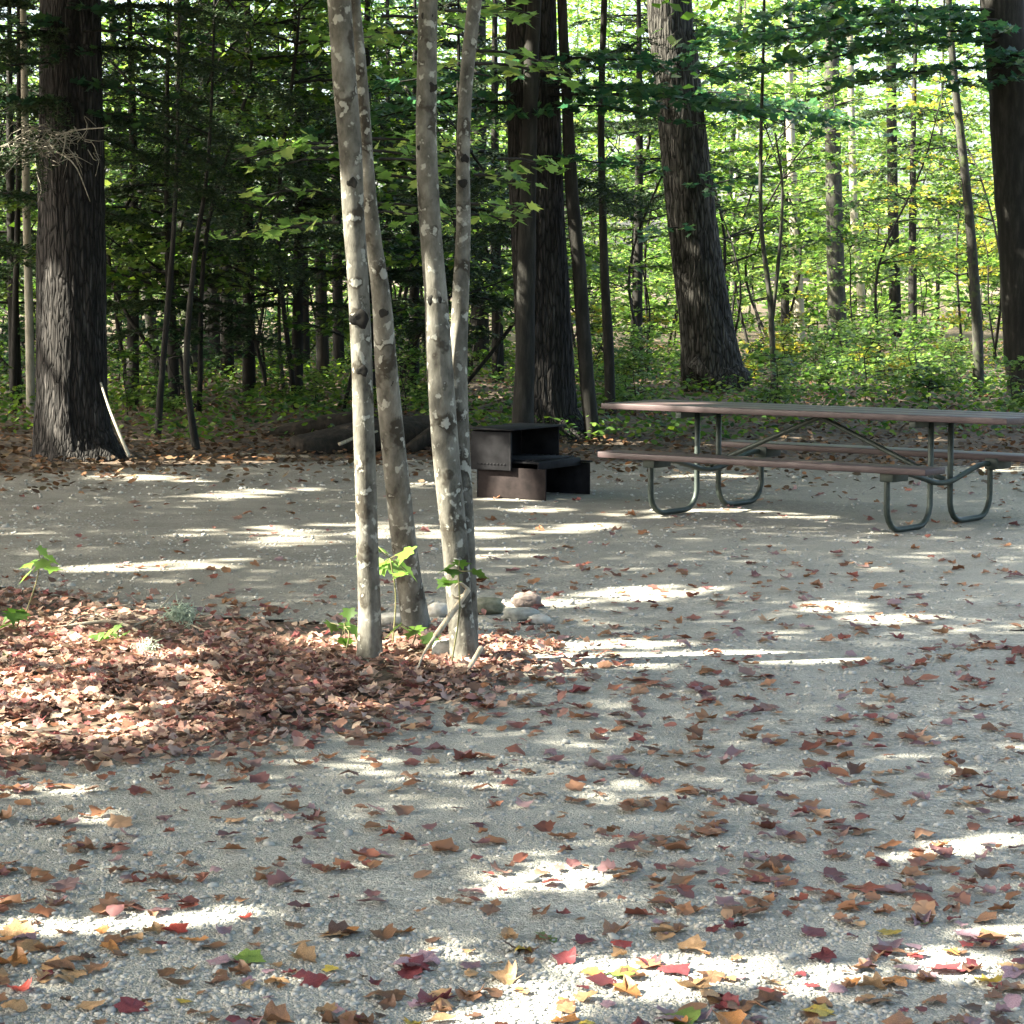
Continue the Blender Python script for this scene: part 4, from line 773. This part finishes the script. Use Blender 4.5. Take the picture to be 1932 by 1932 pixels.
near_boughs(et[0], et[3], [(990, 180, 24.2, 3.5, 1.7), (990, 195, 24.2, 3.3, 2.0), (1020, 165, 24.2, -.3, 2.2), (1030, 180, 24.2, -.2, 2.6), (1030, 200, 24.2, -.6, 1.5), (1010, 150, 24, -1.2, 1.0), (1000, 215, 24, 4.2, 1.0), (1030, 110, 24.2, -.3, 2.0), (985, 140, 24.2, 3.6, 1.8), (1020, 120, 24, -1.6, .9), (1010, 205, 24, -1.5, .9), (1020, 300, 24.2, -.3, 1.2)], 'leaf_teal', .105, MAP, 22)
pt = TREES[0]
near_boughs(pt[0], pt[3], [(130, 20, 21.8, -.9, .8), (140, 40, 21.8, 4.0, .8), (140, 100, 21.8, 4.4, .7), (140, 160, 21.8, -.7, 1.0), (120, 120, 21.8, 3.6, 1.0), (120, 60, 21.8, 3.4, 1.2), (130, 190, 21.8, 3.7, .9), (150, 60, 21.8, -.3, 1.2), (150, 215, 21.8, -.6, .8)], 'leaf_dark', .10, MAP, 24)
ot = [t for t in TREES if 'furrowed oak' in t[0]['label']][0]
near_boughs(ot[0], ot[3], [(1285, 190, 32.5, -.3, 2.3), (1285, 175, 32.5, -.7, 1.6), (1300, 330, 32.5, -.9, 1.1), (1310, 430, 32.5, 3.9, 1.1), (1270, 60, 32.5, -.2, 2.2), (1285, 200, 32.5, -.1, 2.6), (1300, 350, 32.5, -1.2, .9), (1275, 120, 32.5, 3.6, 1.5)], 'leaf_teal', .11, MAP, 20)

# ------------------------------------------------------------------ gravel stones
def ico():
    g = (1 + 5 ** .5) / 2; v = np.array([(-1, g, 0), (1, g, 0), (-1, -g, 0), (1, -g, 0), (0, -1, g), (0, 1, g), (0, -1, -g), (0, 1, -g), (g, 0, -1), (g, 0, 1), (-g, 0, -1), (-g, 0, 1)], float)
    f = [(0, 11, 5), (0, 5, 1), (0, 1, 7), (0, 7, 10), (0, 10, 11), (1, 5, 9), (5, 11, 4), (11, 10, 2), (10, 7, 6), (7, 1, 8), (3, 9, 4), (3, 4, 2), (3, 2, 6), (3, 6, 8), (3, 8, 9), (4, 9, 5), (2, 4, 11), (6, 2, 10), (8, 6, 7), (9, 8, 1)]
    return v / np.linalg.norm(v[0]), f
iv, fi = ico()
def gravel():
    mb = MB(); n = 34000; t = rng.random(n); y = 1 / (1 / 4.6 + t * (1 / 24.0 - 1 / 4.6)); x = (rng.random(n) - .5) * 2 * y * .25
    k = (y < back_y(x) + .1) & ~in_poly(x, y, ISL) & (rng.random(n) < .35 + .65 * (fbm(x * .8 + 40, y * .8) > .47)); x, y = x[k], y[k]; n = len(x)
    s = (.0035 + .006 * rng.random(n) ** 2.4) * np.clip(.7 + y / 16, 1, 1.9); big = rng.random(n) < .02; s[big] *= 1.8
    for v in range(4):
        T = iv * (1 + rng.normal(0, .16, (12, 1))); i = np.arange(v, n, 4); sc3 = np.stack([s[i] * (.8 + .5 * rng.random(len(i))), s[i] * (.8 + .5 * rng.random(len(i))), s[i] * .6], 1)
        a = rng.random(len(i)) * 6.28
        stamp(mb, T, fi, np.stack([x[i], y[i], hz(x[i], y[i]) + s[i] * .15], 1), frames(tilt(len(i), .2), a), sc3)
    return mb.mesh('gravel', False)
kind(obj('gravel', gravel(), M['pebble']), 'stuff', 'loose grey gravel stones strewn over the pad')

# ------------------------------------------------------------------ fallen leaves
def curl_leaf(out, seed):
    rs = np.random.default_rng(seed); out = np.array(out, float); c = np.array([0, .38]); mid = c + (out - c) * .5; V = np.vstack([c, mid, out]); n = len(out); x, y = V[:, 0], V[:, 1] - .4
    fold = rs.uniform(-.05, .45) ; R1 = rs.uniform(.26, 1.0) * rs.choice([1, 1, 1, -1]); a = rs.random() * 3.14; u = x * math.cos(a) + y * math.sin(a); v = -x * math.sin(a) + y * math.cos(a)
    z = R1 - np.sign(R1) * np.sqrt(np.maximum(R1 * R1 - np.minimum(np.abs(u), abs(R1) * .95) ** 2, 0)) if True else 0; u2 = R1 * np.sin(u / R1)
    X = u2 * math.cos(a) - v * math.sin(a); Y_ = u2 * math.sin(a) + v * math.cos(a); z = z * .7 + fold * np.abs(x) * .6 + rs.normal(0, .04, len(V)) + .08 * np.sin(5 * x + seed) * np.sin(4 * y)
    z -= np.percentile(z, 12); T = np.stack([X, Y_, np.maximum(z, -.02)], 1)
    F_ = [(0, 1 + i, 1 + (i + 1) % n) for i in range(n)]
    Q = [(1 + i, 1 + n + i, 1 + n + (i + 1) % n, 1 + (i + 1) % n) for i in range(n)]
    return T, F_ + Q
half = [(0, -.42), (.018, 0), (.22, .0), (.40, .10), (.34, .24), (.54, .46), (.36, .54), (.27, .68), (.13, .74), (0, .96)]
MAPLE = half + [(-x, y) for x, y in half[-2:0:-1]]
OVAL = [(0, -.2), (.02, 0), (.16, .12), (.27, .34), (.28, .58), (.17, .82), (0, 1), (-.17, .82), (-.28, .58), (-.27, .34), (-.16, .12), (-.02, 0)]
OAK = [(0, 0), (.10, .14), (.24, .24), (.13, .36), (.33, .52), (.18, .60), (.27, .78), (.10, .84), (0, 1), (-.10, .84), (-.27, .78), (-.18, .60), (-.33, .52), (-.13, .36), (-.24, .24), (-.10, .14)]
LT = [('maple', curl_leaf(MAPLE, i)) for i in range(10)] + [('oval', curl_leaf(OVAL, 20 + i)) for i in range(5)] + [('oak', curl_leaf(OAK, 40 + i)) for i in range(3)]
def to_mesh(T, F_):
    mb = MB(); mb.add(T, [f for f in F_ if len(f) == 3], [f for f in F_ if len(f) == 4]); return mb.mesh('fallen_leaf', False)
LM = [to_mesh(*t) for _, t in LT]
for m_ in LM: m_.materials.append(M['fall_brown'])
# where leaves lie on the gravel
cand = []
for k in range(30000):
    py = rng.uniform(900, 1990); px = rng.uniform(-150, 2080); g = gnd(px, py); dens = 1.0 if py > 1300 else (.75 if py > 1060 else .28)
    if py < 1130 and px < 900: dens *= .5
    if py > 1380 and px < 1200: dens *= .85
    cl = np.clip((fbm(g[0] * 1.7 + 60, g[1] * 1.7 + 10) - .30) * 1.6, .38, .85)
    if rng.random() < dens * cl * (g[1] / 8.0) ** 1.2 * .255 and not in_poly(np.array([g[0]]), np.array([g[1]]), ISL)[0] and g[1] < back_y(g[0]): cand.append((g[0], g[1]))
cand = np.array(cand); cand = cand[np.argsort(cand[:, 1])]
cols = list(FALL); pr = np.array([.28, .22, .14, .04, .07, .12, .03, .012, .09]); pr /= pr.sum()
SHAPE = {'maple': 'maple leaf', 'oval': 'oval leaf', 'oak': 'oak leaf'}
vis = [(i, c) for i, c in enumerate(cand) if abs(c[0]) < c[1] * .222 and c[1] > 5.0]
pick = {i for i, _ in vis[:300]}
rest = []
for i, (x, y) in enumerate(cand):
    sh = rng.integers(len(LM)) if rng.random() < .6 else rng.integers(10)
    if i in pick:
        col = cols[rng.choice(len(cols), p=pr)]; pxx = pix([[x, y, 0]])[0][0]; where = ('in nearest row' if y < 5.7 else 'in near foreground' if y < 6.3 else ('in middle foreground' if y < 7.0 else 'beyond middle foreground')) + (' at far left' if pxx < 380 else ' at left' if pxx < 770 else ' at centre' if pxx < 1160 else ' at right' if pxx < 1550 else ' at far right')
        o = obj('fallen_leaf', LM[sh], M['fall_' + col], None, (x, y, float(hz(x, y)) + .006)); s = .033 + .062 * rng.random() ** 1.3; o.scale = (s, s * (.8 + .3 * rng.random()), s * (.35 + .75 * rng.random())); o.rotation_euler = (rng.normal(0, .12), rng.normal(0, .12), rng.random() * 6.28)
        tag(o, '%s %s on gravel %s' % (col, SHAPE[LT[sh][0]], where), 'leaf', 'fallen leaves on the gravel')
    else: rest.append((x, y, sh))
def litter_mesh(name, pts, smin, smax, zj, tl_):
    mb = MB(); pts = np.array(pts)
    for v in range(len(LT)):
        q = pts[pts[:, 2] == v]; n = len(q)
        if n: stamp(mb, *LT[v][1], np.stack([q[:, 0], q[:, 1], hz(q[:, 0], q[:, 1]) + .006 + zj * rng.random(n)], 1), frames(tilt(n, tl_), rng.random(n) * 6.28), (smin + (smax - smin) * rng.random(n) ** 1.3)[:, None] * np.stack([np.ones(n), .8 + .3 * rng.random(n), .45 + .6 * rng.random(n)], 1))
    return mb.mesh(name)
kind(obj('fallen_leaves', litter_mesh('fallen_leaves', rest, .034, .094, .004, .16), M['strewn']), 'stuff', 'many more small red and brown leaves strewn over the gravel')
# thick litter around the clump and at the left
P = []
while len(P) < 12500:
    x, y = rng.uniform(-3.2, .35), rng.uniform(7.8, 12.6)
    k_ = .9 * (fbm(x * 2.2 + 3, y * 1.6) - .5); a, b = x + rng.normal(0, .2) + k_, y + rng.normal(0, .3) + k_
    if y > 10.45 and x < -.5 and rng.random() > .22: continue
    if fbm(x * 4 + 11, y * 3 + 2) < .40 and rng.random() > .25: continue
    if in_poly(np.array([a]), np.array([b]), ISL)[0]: P.append((x, y, rng.integers(len(LT))))
for k in range(1500):
    i = rng.integers(len(P)); P.append((P[i][0] + rng.normal(0, .35), P[i][1] + rng.normal(0, .45), P[i][2]))
LT_FULL = LT; LT = [(nm, (np.vstack([T[:1], T[1 + (len(T) - 1) // 2:]]), [(0, 1 + i, 1 + (i + 1) % ((len(T) - 1) // 2)) for i in range((len(T) - 1) // 2)])) for nm, (T, F_) in LT]
kind(obj('red_leaf_litter', litter_mesh('red_leaf_litter', P, .030, .075, .022, .35), M['litter']), 'stuff', 'deep red and brown leaf litter around the maple clump')

# ------------------------------------------------------------------ tell look-alikes apart by their order
ORD = ['first', 'second', 'third', 'fourth', 'fifth', 'sixth', 'seventh', 'eighth', 'ninth', 'tenth', 'eleventh', 'twelfth', 'thirteenth', 'fourteenth', 'fifteenth', 'sixteenth', 'seventeenth', 'eighteenth', 'nineteenth', 'twentieth', 'twenty-first', 'twenty-second', 'twenty-third', 'twenty-fourth']
def tell_apart(names, key, words):
    by = {}
    for o in C.objects:
        if o.parent is None and o.get('group') not in ('shade trees beside the clearing', 'trees around the clearing') and o.name.split('.')[0] in names and 'label' in o: by.setdefault(o['label'], []).append(o)
    for lab, os_ in by.items():
        if len(os_) < 2: continue
        os_.sort(key=key)
        for i, o in enumerate(os_):
            if i < 24: o['label'] = lab + ', ' + words % ORD[i]
tell_apart(('maple_sapling', 'low_shrub'), lambda o: o.location.y, '%s nearest')
tell_apart(('fallen_leaf',), lambda o: o.location.x / o.location.y, '%s from left')
tell_apart(('maple_tree',), lambda o: o.location.x / max(1, o.location.y), '%s from left')
